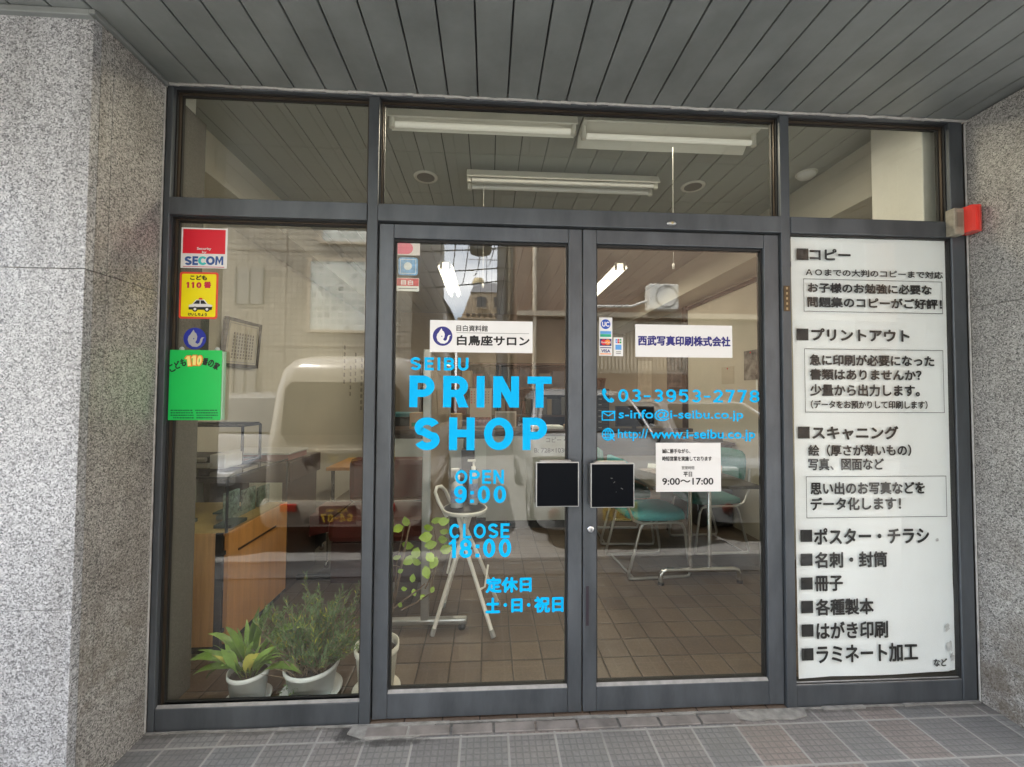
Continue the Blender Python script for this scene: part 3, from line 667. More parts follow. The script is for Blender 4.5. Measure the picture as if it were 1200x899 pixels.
# red alarm lamp on the right jamb
a, b = PY(1113, 246, -.02), PY(1124, 276, -.02)
p = thing('alarm_lamp', (a.x, -.02, b.z), 'red alarm lamp on a beige base at the frame corner', 'lamp')
q = MB(); q.cbox(a.x-.004, b.x+.002, -.04, -.0045, b.z-.004, a.z, .003); q.build('base', mat('beige_base', (.3, .27, .21), .5, var=.25, scale=40), p)
q = MB(); q.box(a.x+.006, b.x-.008, -.0415, -.0405, b.z+.03, a.z-.02); q.build('rating_plate', mat('rating_plate', (.2, .17, .13), .5), p)
x1 = PY(1147, 260, -.05).x; zc = (a.z+b.z)/2; h = (a.z-b.z)/2
q = MB(); P = [(b.x+.0025, -.012), (b.x+.0025, -.066), (x1-.02, -.072), (x1-.006, -.066), (x1, -.052), (x1, -.02), (x1-.008, -.010)]
q.prism([(x_, y_, zc-h+.004) for x_, y_ in P][::-1], (0, 0, 2*h)); q.build('lens', REDL, p)
q = MB(); 
for x_ in (b.x+.02, b.x+.028): q.box(x_, x_+.003, -.0735, -.066, zc-h+.008, zc+h-.006)
q.build('lens_rib', REDL, p)
# ================================================================== PAPERS AND STICKERS
def card(name, x0, x1, y0, y1, yp, m, label, cat, th=.0008, group=None, skew=0.0, part='sheet', rnd=0.0):
    a, b = PY(x0, y0, yp), PY(x1, y1, yp); c = ((a.x+b.x)/2, yp, b.z)
    t = thing(name, c, label, cat, group); q = MB()
    if rnd:
        w_, h_ = b.x-a.x, a.z-b.z; pts = []
        for cx, cz, a0 in ((b.x-rnd, a.z-rnd, 0), (a.x+rnd, a.z-rnd, 90), (a.x+rnd, b.z+rnd, 180), (b.x-rnd, b.z+rnd, 270)):
            pts += [(cx+rnd*math.cos(R(a0+k*15)), yp, cz+rnd*math.sin(R(a0+k*15))) for k in range(7)]
        q.prism(pts, (0, th, 0))
        for f in q.f[:1]: pass
    else: q.box(a.x, b.x, yp, yp+th, b.z, a.z)
    q.build(part, m, t); return t
def swan(q, cx, cz, r, y, mi_bg, mi_fg):
    disc_into(q, cx, cz, y, r, mi_bg, 36)
    body = [(-.30, .55), (-.12, .82), (-.02, .58), (.12, .48), (.22, .2), (.18, -.12), (.05, -.35), (.25, -.5), (.42, -.38), (.5, -.05), (.62, .12), (.86, .12), (.7, .0), (.66, -.3), (.5, -.6), (.2, -.78), (-.2, -.74), (-.5, -.5), (-.62, -.12), (-.55, .2), (-.4, .38)]
    q.poly([(cx+r*x_, y-.0004, cz+r*z_) for x_, z_ in body][::-1], mi_fg)
    disc_into(q, cx-.08*r, cz-.02*r, y-.0008, r*.06, mi_bg, 10)
# --- shop-name sign on the left door
t = card('shop_sign', 504, 624, 375, 414, YL-.0006, WHITEP, 'white sign with round navy swan emblem on the glass door', 'sign')
q = MB(); c = PY(518.7, 394, YL-.001); swan(q, c.x, c.z, .0405, YL-.001, 0, 1); q.build('emblem', [NAVY, WHITEP], t)
q = MB(); T(q, '目白資料館', 535, 571.5, 381, 388.7, YL-.001, .0003); q.build('lettering', INK, t)
q = MB(); rect_px(q, 535, 620, 390.2, 390.9, YL-.001); q.build('rule_line', GREYI, t)
q = MB(); T(q, '白鳥座サロン', 535.5, 620.5, 392.7, 406, YL-.001, .0016); q.build('lettering', INK, t)
t = card('shop_sign', 744.5, 858.3, 380, 419.5, YL-.0006, WHITEP, 'white sign with navy company name in one line', 'sign')
q = MB(); T(q, '西武写真印刷株式会社', 747.5, 856, 393, 406.5, YL-.001, .0018); q.build('lettering', NAVY, t)
# --- opening-hours notice
t = card('hours_notice', 768.5, 845, 519, 576, YL-.0006, WHITEP, 'white paper notice of weekday business hours below the web address', 'notice')
YN = YL-.001
for body, x0, x1, y0, y1, b_, m in (('誠に勝手ながら、', 776, 809, 526, 531.3, .0004, INK), ('時短営業を実施しております', 776, 834, 534.8, 540.2, .0005, INK), ('営業時間', 799, 813.5, 546.2, 550.3, .0001, GREYI), ('平日', 800.8, 811, 553, 558.7, .0005, INK)):
    q = MB(); T(q, body, x0, x1, y0, y1, YN, b_); q.build('lettering', m, t)
q = MB(); T(q, '9:00〜17:00', 776, 836, 560.3, 568, YN, .0009); q.build('lettering', INK, t)
# --- card-payment stickers
t = card('payment_sticker', 702, 717.5, 372, 417, YL-.0006, WHITEP, 'tall white payment sticker with four small emblems', 'sticker')
q = MB(); c = PY(709.7, 380, YN); disc_into(q, c.x, c.z, YN, .021, 0, 28); q.build('round_emblem', mat('royal_blue', (.02, .09, .5), .4), t)
q = MB(); T(q, 'UC', 705.5, 714, 377, 383, YN-.0005, .001); q.build('lettering', WHITEP, t)
q = MB(); rect_px(q, 703.3, 716.2, 388, 391.5, YN, 0); rect_px(q, 703.3, 716.2, 391.5, 395, YN, 1); q.build('colour_band', [SKYI, mat('green_band', (.02, .42, .25), .5)], t)
q = MB(); rect_px(q, 703, 716.6, 397, 405.5, YN); q.build('emblem_ground', mat('deep_navy', (.02, .03, .16), .5), t)
q = MB(); c0, c1 = PY(707.6, 401.2, YN), PY(712.2, 401.2, YN); disc_into(q, c0.x, c0.z, YN-.0003, .0125, 0, 20); disc_into(q, c1.x, c1.z, YN-.0005, .0125, 1, 20); q.build('twin_discs', [RED, ORANGE], t)
q = MB(); T(q, 'MasterCard', 704.3, 715.6, 400, 402.4, YN-.0008, .0001); q.build('lettering', WHITEP, t)
q = MB(); rect_px(q, 703.3, 716.4, 407, 408.2, YN, 0); rect_px(q, 703.3, 716.4, 414.2, 415.4, YN, 1); q.build('colour_stripe', [NAVY, ORANGE], t)
q = MB(); T(q, 'VISA', 704.6, 715.2, 409.4, 413.2, YN, .0006); q.build('lettering', NAVY, t)
t = card('payment_sticker', 719, 730.2, 395.5, 417.5, YL-.0006, WHITEP, 'short white payment sticker with two small emblems', 'sticker')
q = MB()
for k, mi in enumerate((0, 1, 2)): rect_px(q, 721.3+k*2.4, 723.4+k*2.4, 397.4, 402.4, YN, mi)
q.build('triple_bars', [SKYI, RED, mat('bar_green', (.02, .35, .1), .5)], t)
q = MB(); T(q, 'JCB', 721.5, 728.2, 399, 401, YN-.0004, .0001); q.build('lettering', WHITEP, t)
q = MB(); rect_px(q, 721.2, 728.3, 404, 410, YN); q.build('blue_square', SKYI, t)
q = MB()
for k in range(2): rect_px(q, 722, 727.6, 411.8+k*2, 412.8+k*2, YN)
q.build('fine_print', GREYI, t)
# --- faded stickers inside the left door
YI = YDG+.0075
t = card('faded_sticker', 466, 492, 283.5, 299.5, YI, mat('pale_print', (.8, .72, .72), .6, var=.1, scale=40), 'faded pink and white sticker in the top corner of the door', 'sticker')
q = MB(); a, b = PY(466, 284, YI), PY(484, 298, YI); r_ = (a.z-b.z)/2
q.poly([(a.x, YI-.0004, b.z), (b.x-r_, YI-.0004, b.z)]+[(b.x-r_+r_*math.cos(R(k)), YI-.0004, (a.z+b.z)/2+r_*math.sin(R(k))) for k in range(-75, 90, 15)]+[(b.x-r_, YI-.0004, a.z), (a.x, YI-.0004, a.z)]); q.build('pink_shape', PINK, t)
t = card('faded_sticker', 467, 489.5, 301.5, 323, YI, mat('blue_print', (.16, .38, .7), .6, var=.35, scale=60), 'faded square blue sticker with rounded corners on the door', 'sticker', rnd=.012)
q = MB(); outline_px(q, 469, 487.5, 303.5, 321, YI-.0004, .0025); disc_into(q, PY(478, 312, YI).x, PY(478, 312, YI).z, YI-.0004, .017, 0, 14); q.build('white_mark', mat('pale_mark', (.7, .76, .8), .6, var=.2, scale=60), t)
t = card('faded_sticker', 464.5, 491, 325.5, 341.5, YI, WHITEP, 'faded red and white sticker below the blue one', 'sticker')
q = MB(); rect_px(q, 465, 490.6, 326, 335.5, YI-.0004); q.build('red_band', mat('red_band', (.65, .1, .1), .6, var=.3, scale=70), t)
q = MB(); T(q, '目白', 470, 484, 328, 334, YI-.0008, .0004); q.build('lettering', WHITEP, t)
q = MB(); rect_px(q, 467, 489, 337.4, 339, YI-.0004); q.build('fine_print', GREYI, t)
# --- stickers of the left pane
YS = YG-.0015
t = card('security_sticker', 213, 265.7, 266.5, 315, YS, WHITEP, 'red and white security company sticker at the top of the pane', 'sticker')
q = MB(); rect_px(q, 214.8, 263.8, 268.2, 298, YS-.0004); q.build('red_field', RED, t)
q = MB(); T(q, 'Security', 231, 247.5, 289.8, 294, YS-.0008, .0003); T(q, 'by', 237, 242, 294.3, 297.4, YS-.0008, .0003); q.build('lettering', WHITEP, t)
q = MB(); W0 = [('S', 216.6, 224.6, 0), ('E', 225.6, 232, 0), ('C', 232.2, 243, 1), ('O', 241.6, 251.6, 0)]
for ch, x0, x1, mi in W0: word_into(q, ch, x0, x1, 300.3, 310.8, YS-.0004-.0002*mi, .24, .1, mi)
a, b = PY(252.3, 300.3, YS-.0004), PY(261.5, 310.8, YS-.0004); W_, H_ = b.x-a.x, a.z-b.z
q.poly([(a.x+x_*W_, a.y, b.z+z_*H_) for x_, z_ in ((0, 0), (.22, 0), (.3, .62), (.52, .1), (.78, .62), (.78, 0), (1, 0), (1, 1), (.72, 1), (.5, .5), (.3, 1), (.05, 1))][::1], 0)
q.build('lettering', [mat('logo_blue', (.03, .10, .32), .5), TEALI], t)
q = MB(); rect_px(q, 214.5, 262.8, 311.9, 313.7, YS-.0004); q.build('red_line', CRIM, t)
t = card('child_safety_sticker', 211, 254.5, 318.5, 374, YS, mat('red_border', (.78, .08, .04), .4), 'yellow red-bordered child safety sticker with a patrol car', 'sticker', rnd=.010)
q = MB(); a, b = PY(213.3, 320.8, YS-.0004), PY(252.2, 371.7, YS-.0004); rnd = .006; pts = []
for cx, cz, a0 in ((b.x-rnd, a.z-rnd, 0), (a.x+rnd, a.z-rnd, 90), (a.x+rnd, b.z+rnd, 180), (b.x-rnd, b.z+rnd, 270)): pts += [(cx+rnd*math.cos(R(a0+k*18)), YS-.0004, cz+rnd*math.sin(R(a0+k*18))) for k in range(6)]
q.poly(pts); q.build('yellow_field', YEL, t)
q = MB(); T(q, 'こども', 223, 242.5, 322.4, 328.6, YS-.0008, .0011); q.build('lettering', INK, t)
q = MB(); T(q, 'けいしちょう', 220.6, 242.4, 366.6, 370.6, YS-.0008, .0005); q.build('lettering', INK, t)
q = MB(); word_into(q, '110', 218.3, 236, 330.5, 337.8, YS-.0008, .24, .26); T(q, '番', 239, 247.6, 330, 338, YS-.0008, .0013); q.build('lettering', CRIM, t)
q = MB(); a, b = PY(221.5, 349, YS-.0008), PY(248.6, 366, YS-.0008); W_, H_ = b.x-a.x, a.z-b.z
F = lambda pts, mi, dy=0: q.poly([(a.x+x_*W_, a.y-dy, b.z+z_*H_) for x_, z_ in pts], mi)
F([(.0, .2), (.98, .2), (1, .5), (.8, .58), (.66, .88), (.3, .88), (.14, .56), (0, .5)], 0)
F([(.0, .16), (.98, .16), (1, .38), (.0, .34)], 1, .0003); F([(.19, .58), (.33, .83), (.46, .83), (.46, .58)], 1, .0003); F([(.5, .58), (.5, .83), (.63, .83), (.75, .58)], 1, .0003); F([(.40, .88), (.58, .88), (.55, 1), (.43, 1)], 2, .0003)
for cx in (.27, .78):
    disc_into(q, a.x+cx*W_, b.z+.2*H_, a.y-.0005, .0105, 1, 18); disc_into(q, a.x+cx*W_, b.z+.2*H_, a.y-.0007, .0055, 0, 14)
q.build('patrol_car', [WHITEP, INK, RED], t)
c = PY(228.3, 396.8, YS)
q = MB(); swan(q, c.x, c.z, .044, YS, 0, 1); tag(q.build('round_emblem_sticker', [mat('emblem_blue', (.015, .03, .35), .5), mat('emblem_pale', (.42, .43, .42), .5)], None, (c.x, YS, c.z)), 'round blue swan emblem sticker above the green card', 'sticker')
a, b = PY(196.5, 410, YS-.02), PY(258, 492.5, YS-.02)
t = thing('child_safety_card', ((a.x+b.x)/2, YS-.02, b.z), 'green child safety card with an arc of lettering on the pane', 'sign')
q = MB(); q.box(a.x, b.x, YS-.020, YS-.0185, b.z, a.z); q.build('sheet', GREEN, t)
q = MB(); q.box(a.x+.004, b.x+.006, YS-.0175, YS-.002, b.z+.002, a.z-.004); q.build('backing', mat('clear_sleeve', (.35, .55, .4), .25), t)
cupm = mat('clear_cup', (.5, .52, .5), .2)
for cx in (a.x+.04, b.x-.03): q = MB(); q.lathe([(0, .004), (.008, .003), (.011, .0)], (cx, YS-.001, a.z+.004), 14, axis='Y'); q.build('suction_cup', cupm, t)
YC = YS-.0204
q = MB(); q2 = MB(); q3 = MB()
for i, ch in enumerate('こども110番の家'):
    px = 198.3+i*6.55; ang = (i-4)*7.0; py = 422.3+abs(i-4.3)**2*.50
    wpx = 5.0 if ch in '110' else 6.3; hpx = 11.5 if ch in '110' else 9.0
    tq = MB()
    if ch in '10': word_into(tq, ch, px, px+wpx, py-hpx/2, py+hpx/2, YC-.0006, .25, .1)
    else: T(tq, ch, px, px+wpx, py-hpx/2, py+hpx/2, YC, .0011)
    cc = PY(px+wpx/2, py, YC); rot = Matrix.Rotation(R(ang), 4, 'Y')
    vs = [cc+rot@(v-cc) for v in tq.v]
    (q2 if ch in '10' else q).add(vs, tq.f, 0)
    if ch in '10':
        q3.add([cc+Vector(((v-cc).x*1.5, -.0002, (v-cc).z*1.16)) for v in vs], tq.f, 0)
q.build('lettering', INK, t); q2.build('lettering', mat('number_yellow', (.95, .8, .25), .5), t); q3.build('number_outline', ORANGE, t)
q = MB(); rr = random.Random(2)
for r_ in range(4):
    y_ = 480.2+r_*2.9; x_ = 200.0 if r_ < 3 else 203
    while x_ < (254 if r_ < 3 else 247):
        l_ = rr.uniform(1.2, 2.6)
        if not 225.5 < x_ < 228.5: rect_px(q, x_, min(x_+l_, 255), y_, y_+1.5, YC)
        x_ += l_+rr.uniform(.5, 1.1)
q.build('fine_print', mat('dark_green_ink', (.0, .10, .03), .5), t)
# --- the big poster behind the right pane
YP = YG2+.014
a, b = PY(926.5, 276.5, YP), PY(1116, 283, YP); c_, d_ = PY(936, 795.5, YP), PY(1129, 786, YP)
pt = thing('service_poster', ((c_.x+d_.x)/2, YP, c_.z), 'tall white service list poster filling the pane beside the alarm lamp', 'poster')
q = MB(); NX, NZ = 26, 60
rw = random.Random(8); folds = [(rw.uniform(0, 1), rw.uniform(0, 1), rw.uniform(-1.2, 1.2), rw.uniform(.0006, .0016), rw.uniform(.02, .05)) for _ in range(16)]
def wr(u, v):
    h = 0
    for fu, fv, an, am, wd in folds:
        d = (u-fu)*math.cos(an)+(v-fv)*2.6*math.sin(an); l_ = -(u-fu)*math.sin(an)+(v-fv)*2.6*math.cos(an)
        h += am*math.exp(-(d/wd)**2)*math.exp(-(l_/.35)**2)
    return h*1.7+.0009*math.sin(u*5+v*7)
vs = []; fs = []
for j in range(NZ+1):
    for i in range(NX+1):
        u, v = i/NX, j/NZ; top = a.lerp(b, u); bot = c_.lerp(d_, u); p_ = bot.lerp(top, v)
        cr_ = max(0, u-.9)*max(0, .06-v)*4
        vs.append((p_.x, YP+wr(u, v)+cr_*.2, p_.z+cr_*.3+.002*math.sin(u*9)*(1 if j == 0 else 0)))
for j in range(NZ):
    for i in range(NX): k = j*(NX+1)+i; fs.append((k, k+1, k+NX+2, k+NX+1))
q.add(vs, fs, 0, True); q.build('sheet', PAPER, pt)
YT = YP-.0062
def sq(q, x, y, s=14):
    a_, b_ = PY(x, y, YT), PY(x+s, y+s, YT); q.quad((a_.x, YT, b_.z), (b_.x, YT, b_.z), (b_.x, YT, a_.z), (a_.x, YT, a_.z))
B1, B2, B3 = .0024, .0019, .0022
lines = [('コピー', 948.5, 997, 291, 306, B1, 933.5, 291), ('ＡＯまでの大判のコピーまで対応', 944, 1105, 314.5, 327, .0010, 0, 0),
 ('お子様のお勉強に必要な', 946.5, 1092, 331, 346, B2, 0, 0), ('問題集のコピーがご好評！', 946, 1104, 347.5, 363, B2, 0, 0),
 ('プリントアウト', 950.5, 1066, 384.5, 401, B1, 933.5, 385),
 ('急に印刷が必要になった', 948.5, 1095, 415, 430, B2, 0, 0), ('書類はありませんか？', 949, 1080, 432, 446.5, B2, 0, 0), ('少量から出力します。', 949, 1078, 450, 465, B2, 0, 0), ('（データをお預かりして印刷します）', 950, 1087, 469, 479.5, .0010, 0, 0),
 ('スキャニング', 951.5, 1053, 499, 515.5, B1, 935, 500), ('絵（厚さが薄いもの）', 947, 1068, 521, 534.5, .0015, 0, 0), ('写真、図面など', 947, 1036, 537, 551, .0015, 0, 0),
 ('思い出のお写真などを', 949.5, 1084, 565, 579, B2, 0, 0), ('データ化します！', 949.5, 1056, 583, 597.5, B2, 0, 0),
 ('ポスター・チラシ', 953.5, 1089, 619, 636.5, B3, 938, 621), ('名刺・封筒', 954.5, 1040, 647, 664.5, B3, 938.3, 649), ('冊子', 954.5, 988, 675, 692.5, B3, 938.5, 677),
 ('各種製本', 955.5, 1024, 702, 720, B3, 939, 704.5), ('はがき印刷', 956.5, 1041, 729, 747.5, B3, 939.5, 732), ('ラミネート加工', 956.5, 1076, 756, 774.5, B3, 939.5, 760), ('など', 1094, 1110, 772, 780.5, .0009, 0, 0)]
for body, x0, x1, y0, y1, bb, sx_, sy_ in lines:
    q = MB(); T(q, body, x0, x1, y0, y1, YT, bb)
    if sx_: sq(q, sx_, sy_)
    q.build('lettering', INK, pt)
for x0, x1, y0, y1 in ((941.5, 1105, 326.5, 368), (942.5, 1107, 408.5, 484), (944.5, 1110, 558.5, 605.5)):
    q = MB(); outline_px(q, x0, x1, y0, y1, YT, .0022); q.build('text_frame', INK, pt)
q = MB(); rr = random.Random(21)
for (px, py, sx_, sy_) in ((1110, 735, 4, 7), (1113, 757, 5, 9), (1116, 770, 4, 6), (1098, 633, 2.5, 3)):
    c = PY(px, py, YT); q.poly([(c.x+sx_*.0034*math.cos(t_)*rr.uniform(.5, 1.1), YT, c.z+sy_*.0034*math.sin(t_)*rr.uniform(.5, 1.1)) for t_ in [2*math.pi*k/14 for k in range(14)]])
q.build('grey_smudge', mat('smudge_grey', (.52, .53, .53), .7, var=.3, scale=50), pt)
# ================================================================== PLANTS BEHIND THE GLASS
def pot(parent, c, rt, rb, h, ribs=False, m=POT, tilt=0):
    q = MB(); prof = [(0, .004), (rb*.9, .004), (rb, .012), (rt*.93, h*.86), (rt*.99, h*.87), (rt, h*.9), (rt, h), (rt*.94, h), (rt*.9, h*.86)]
    q.lathe(prof, c, 40)
    if ribs:
        for v in q.v:
            d = v-Vector(c)
            if .02 < d.z < h*.84: 
                a_ = math.atan2(d.y, d.x); k = 1+.018*math.cos(a_*20); v.x = c[0]+d.x*k; v.y = c[1]+d.y*k
    p_ = q.build('pot', m, parent)
    q = MB(); q.lathe([(0, h*.84), (rt*.55, h*.86), (rt*.9, h*.83)], c, 24); q.build('soil', SOIL, p_)
    q = MB(); q.lathe([(0, .002), (rb*1.15, .002), (rb*1.42, .022), (rb*1.46, .024), (rb*1.42, .026), (rb*1.1, .008), (0, .007)], c, 36); q.build('saucer', m, p_)
def blade(q, base, d0, length, width, droop, mi=0, n=9, twist=0.0):
    """arching leaf: stalk then lance-shaped blade with a keel"""
    d = Vector(d0).normalized(); p = Vector(base); side = d.cross(Vector((0, 0, 1)))
    if side.length < .01: side = Vector((1, 0, 0))
    side.normalize(); side = Matrix.Rotation(twist, 3, d)@side; vs = []; 
    for i in range(n+1):
        t = i/n; w = width*max(.06, math.sin(math.pi*max(0, (t-.28)/.72))**.7 if t > .28 else .06)
        up = side.cross(d).normalized()
        vs += [p-side*w/2+up*w*.16, p.copy(), p+side*w/2+up*w*.16]
        p = p+d*(length/n); d = (d+Vector((0, 0, -droop*(.3+t)))).normalized()
    fs = []
    for i in range(n): k = i*3; fs += [(k, k+1, k+4, k+3), (k+1, k+2, k+5, k+4)]
    q.add(vs, fs, mi, True)
rp = random.Random(4)
# broad-leaved plant
c = PY(291, 815, .145); c = (c.x, .145, 0.0)
t = thing('potted_plant', c, 'broad-leaved green plant in a small ribbed white pot by the window', 'plant')
pot(t, c, .080, .062, .142, True)
q = MB(); top = Vector(c)+Vector((0, 0, .122))
for k in range(46):
    a_ = rp.uniform(0, 2*math.pi); e = rp.uniform(.5, 1.35) if k > 12 else rp.uniform(.25, .7)
    if math.sin(a_) < -.2: e = max(e, .95)
    d = (math.cos(a_)*math.cos(e), math.sin(a_)*math.cos(e)*.8, math.sin(e))
    b0 = top+Vector((math.cos(a_)*rp.uniform(0, .04), math.sin(a_)*rp.uniform(0, .04), -.01))
    blade(q, b0, d, rp.uniform(.15, .26), rp.uniform(.022, .040), rp.uniform(.10, .26), 1 if rp.random() < .10 else 0, twist=rp.uniform(-.6, .6))
for (dx, dz, l_, w_, dr) in ((-.75, .55, .26, .05, .16), (-.8, .3, .24, .04, .15), (-.62, .25, .22, .04, .25), (.28, 1, .33, .055, .10), (.22, 1, .30, .045, .05), (.42, .9, .32, .05, .3), (.65, .6, .26, .04, .15), (-.35, .9, .22, .05, .1), (.1, 1, .28, .05, .12)):
    blade(q, top, (dx, rp.uniform(-.25, .15), dz), l_, w_, dr, 0, 10, rp.uniform(-.3, .3))
for v in q.v: v.y = max(v.y, .074+.3*max(0, v.y+.05)*.02)
q.build('foliage', [LEAF, LEAFY], t)
# bushy needle-leaved plant
c = PY(365, 815, .18); c = (c.x, .18, 0.0)
t = thing('potted_plant', c, 'bushy fine-leaved plant in a wide white pot by the window', 'plant')
pot(t, c, .112, .086, .140)
q = MB(); tw = MB(); top = Vector(c)+Vector((0, 0, .112))
def sprig(p, d, length, lw, ll, dens):
    n = max(4, int(length*dens)); pts = [p.copy()]
    for i in range(n):
        d = (d+Vector((rp.uniform(-.16, .16), rp.uniform(-.16, .16), rp.uniform(-.10, .12)))).normalized(); p = p+d*(length/n); pts.append(p.copy())
        for s_ in range(4):
            v = Vector((rp.uniform(-1, 1), rp.uniform(-1, 1), rp.uniform(-.3, 1.0))).normalized(); v = (v+d*.9).normalized()
            sd = v.cross(Vector((rp.uniform(-1, 1), rp.uniform(-1, 1), rp.uniform(-1, 1)))).normalized()*lw
            L_ = ll*rp.uniform(.6, 1.3)
            q.add([p-sd, p+v*L_*.5-sd*.9+Vector((0, 0, -.001)), p+v*L_, p+v*L_*.5+sd], [(0, 1, 2, 3)], 1 if rp.random() < .07 else 0)
    return pts
for k in range(105):
    a_ = rp.uniform(0, 2*math.pi); e = rp.uniform(.02, 1.5)
    if math.sin(a_) < -.1: e = max(e, .8)
    d = Vector((math.cos(a_)*math.cos(e)*1.1+.08, math.sin(a_)*math.cos(e)*.8, math.sin(e)+.12))
    b0 = top+Vector((rp.uniform(-.06, .06), rp.uniform(-.06, .06), 0))
    pts = sprig(b0+d*rp.uniform(.02, .12), d, rp.uniform(.12, .27), .0022, .027, 95)
    tw.tube([b0]+pts[::3], .0022, 4, r1=.0009)
for k in range(26):   # bare inner twigs
    a_ = rp.uniform(0, 2*math.pi); d = Vector((math.cos(a_)*.7, math.sin(a_)*.6, rp.uniform(.2, 1)))
    p_ = top+Vector((rp.uniform(-.08, .08), rp.uniform(-.08, .08), 0)); tw.tube([p_, p_+d*.05+Vector((rp.uniform(-.02, .02), 0, .01)), p_+d*.12+Vector((rp.uniform(-.03, .03), 0, rp.uniform(-.02, .04)))], .0022, 4, r1=.001)
for k in range(2):
    d = Vector((-.5+k*.3, -.75, .1)); sprig(top+d*.1, Vector((d.x, d.y*.4, -.5)), .12, .002, .02, 80)
for v in q.v+tw.v: v.y = max(v.y, .072)
q.build('foliage', [NEEDLE, NEEDLEY], t); tw.build('twigs', mat('dry_twig', (.24, .18, .12), .8, var=.3, scale=30), t)
# twiggy plant behind the mullion
c = PZ(441, 813, 0.0); c = (c.x, max(.17, c.y), 0.0)
t = thing('potted_plant', c, 'leggy plant with bare twigs and bright leaves in a tall cream pot', 'plant')
pot(t, c, .094, .070, .215, False, mat('cream_pot', (.70, .68, .60), .4, var=.06))
q = MB(); lf = MB(); top = Vector(c)+Vector((.02, 0, .19))
def leafb(p, d, s_):
    d = Vector(d).normalized(); sd = d.cross(Vector((rp.uniform(-.4, .4), -1, rp.uniform(-.4, .4)))).normalized(); n_ = sd.cross(d).normalized()
    P = [(0, 0, 0), (.25, .30, .05), (.55, .36, .06), (.85, .18, .03), (1.0, 0, -.06), (.85, -.18, .03), (.55, -.36, .06), (.25, -.30, .05)]
    vs = [p+d*(x_*s_)+sd*(y_*s_)+n_*(z_*s_) for x_, y_, z_ in P]
    lf.add(vs+[p+d*s_*.5], [(i, (i+1) % 8, 8) for i in range(8)], 0, True)
def W(px, py, y): return PY(px, py, y)
yb = c[1]
branches = [([(459, 742), (462, 705), (470, 665), (478, 625), (481, 612)], .007), ([(459, 742), (458, 712), (463, 690)], .006), ([(462, 712), (478, 700), (492, 690), (498, 684)], .005), ([(470, 715), (488, 706), (505, 695)], .0045), ([(462, 705), (465, 660), (475, 610)], .004), ([(498, 690), (508, 670), (514, 655)], .0035), ([(470, 665), (459, 662), (452, 650)], .003)]
for pts, r_ in branches:
    P = [W(x_, y_, yb+.02*math.sin(i*2)) for i, (x_, y_) in enumerate(pts)]
    if pts[0] == (459, 742): P = [top+Vector((rp.uniform(-.02, .02), 0, -.02))]+P[1:]
    q.tube(P, r_, 7, r1=r_*.55)
for (px, py, dx, dz, s_) in ((478, 617, -.3, .9, .05), (473, 617, -.9, -.2, .055), (485, 640, -1, .1, .062), (497, 640, 1, .2, .06), (490, 641, -.3, -.9, .06), (486, 652, -.9, -.5, .06), (494, 660, -.9, .2, .058), (498, 663, .3, -.9, .06), (505, 612, .9, .3, .05), (508, 618, -.7, -.1, .055), (513, 612, .9, .1, .055), (515, 622, .8, -.2, .05), (507, 628, -1, 0, .065), (513, 632, .9, .1, .055), (515, 645, 1, .2, .065), (512, 652, -.5, -.9, .06), (460, 655, .9, .3, .04), (483, 683, .1, 1, .04), (484, 690, .4, -.8, .035), (466, 671, .5, .3, .03), (470, 690, .9, .1, .03), (492, 702, .6, .5, .03), (468, 712, .3, .9, .03), (505, 695, .4, .9, .03), (458, 690, -.2, .9, .04), (500, 648, .6, -.5, .055)):
    leafb(W(px, py, yb+rp.uniform(-.05, .05)), (dx, rp.uniform(-.5, .3), dz), s_*.95)
q.tube([W(505, 695, yb), W(509, 660, yb), W(510, 630, yb+.01), W(508, 612, yb)], .003, 6, r1=.0018)
q.build('branches', TWIG, t); lf.build('foliage', LEAFB, t)

# ================================================================== SHOWCASE AND THINGS ON THE LEFT
cx0, cx1, cy0, cy1, ch = -1.885, -1.30, .46, 1.08, .605
t = thing('display_cabinet', ((cx0+cx1)/2, (cy0+cy1)/2, 0), 'oak cabinet with a glass showcase on top behind the plants', 'cabinet')
q = MB(); q.cbox(cx0, cx1-.03, cy0, cy0+.02, .05, ch, .002); q.build('front_panel', OAK, t)
q = MB(); q.cbox(cx1-.022, cx1, cy0+.021, cy1, .05, ch, .002); q.build('side_panel', OAK2, t)
q = MB(); q.cbox(cx1-.045, cx1-.012, cy0-.012, cy0-.0005, .05, ch+.004, .002)
for zz in (.12, .50): q.cbox(cx1-.012, cx1-.002, cy0-.008, cy0+.006, zz, zz+.02, .002)
q.build('edge_strip', BLK, t)
q = MB(); q.box(cx1+.0002, cx1+.004, cy0+.10, cy0+.48, ch-.12, ch-.11); q.build('drawer_gap', DKWOOD, t)
q = MB(); q.box(cx0+.01, cx1-.03, cy0+.03, cy1-.01, .0, .049); q.build('plinth', BLK, t)
q = MB(); q.cbox(cx0, cx1-.023, cy0+.021, cy1, ch-.02, ch-.001, .002); q.build('top_board', OAK, t)
q = MB(); q.box(cx0, cx1-.001, cy0+.001, cy0+.006, ch+.001, .868); q.box(cx1-.006, cx1-.001, cy0+.007, cy1, ch+.001, .868); q.box(cx0, cx1-.001, cy0+.001, cy1, .869, .876); q.build('showcase_glass', SHOWG, t)
q = MB()
for (x_, y_) in ((cx1-.008, cy0+.002), (cx1-.008, cy1-.01), (cx0+.3, cy0+.002)): q.box(x_, x_+.009, y_-.002, y_+.008, ch+.001, .868)
q.box(cx0, cx1, cy0-.002, cy0+.004, .877, .884); q.box(cx1-.005, cx1+.001, cy0+.0045, cy1, .877, .884); q.build('corner_strip', BLK, t)
rr = random.Random(9)
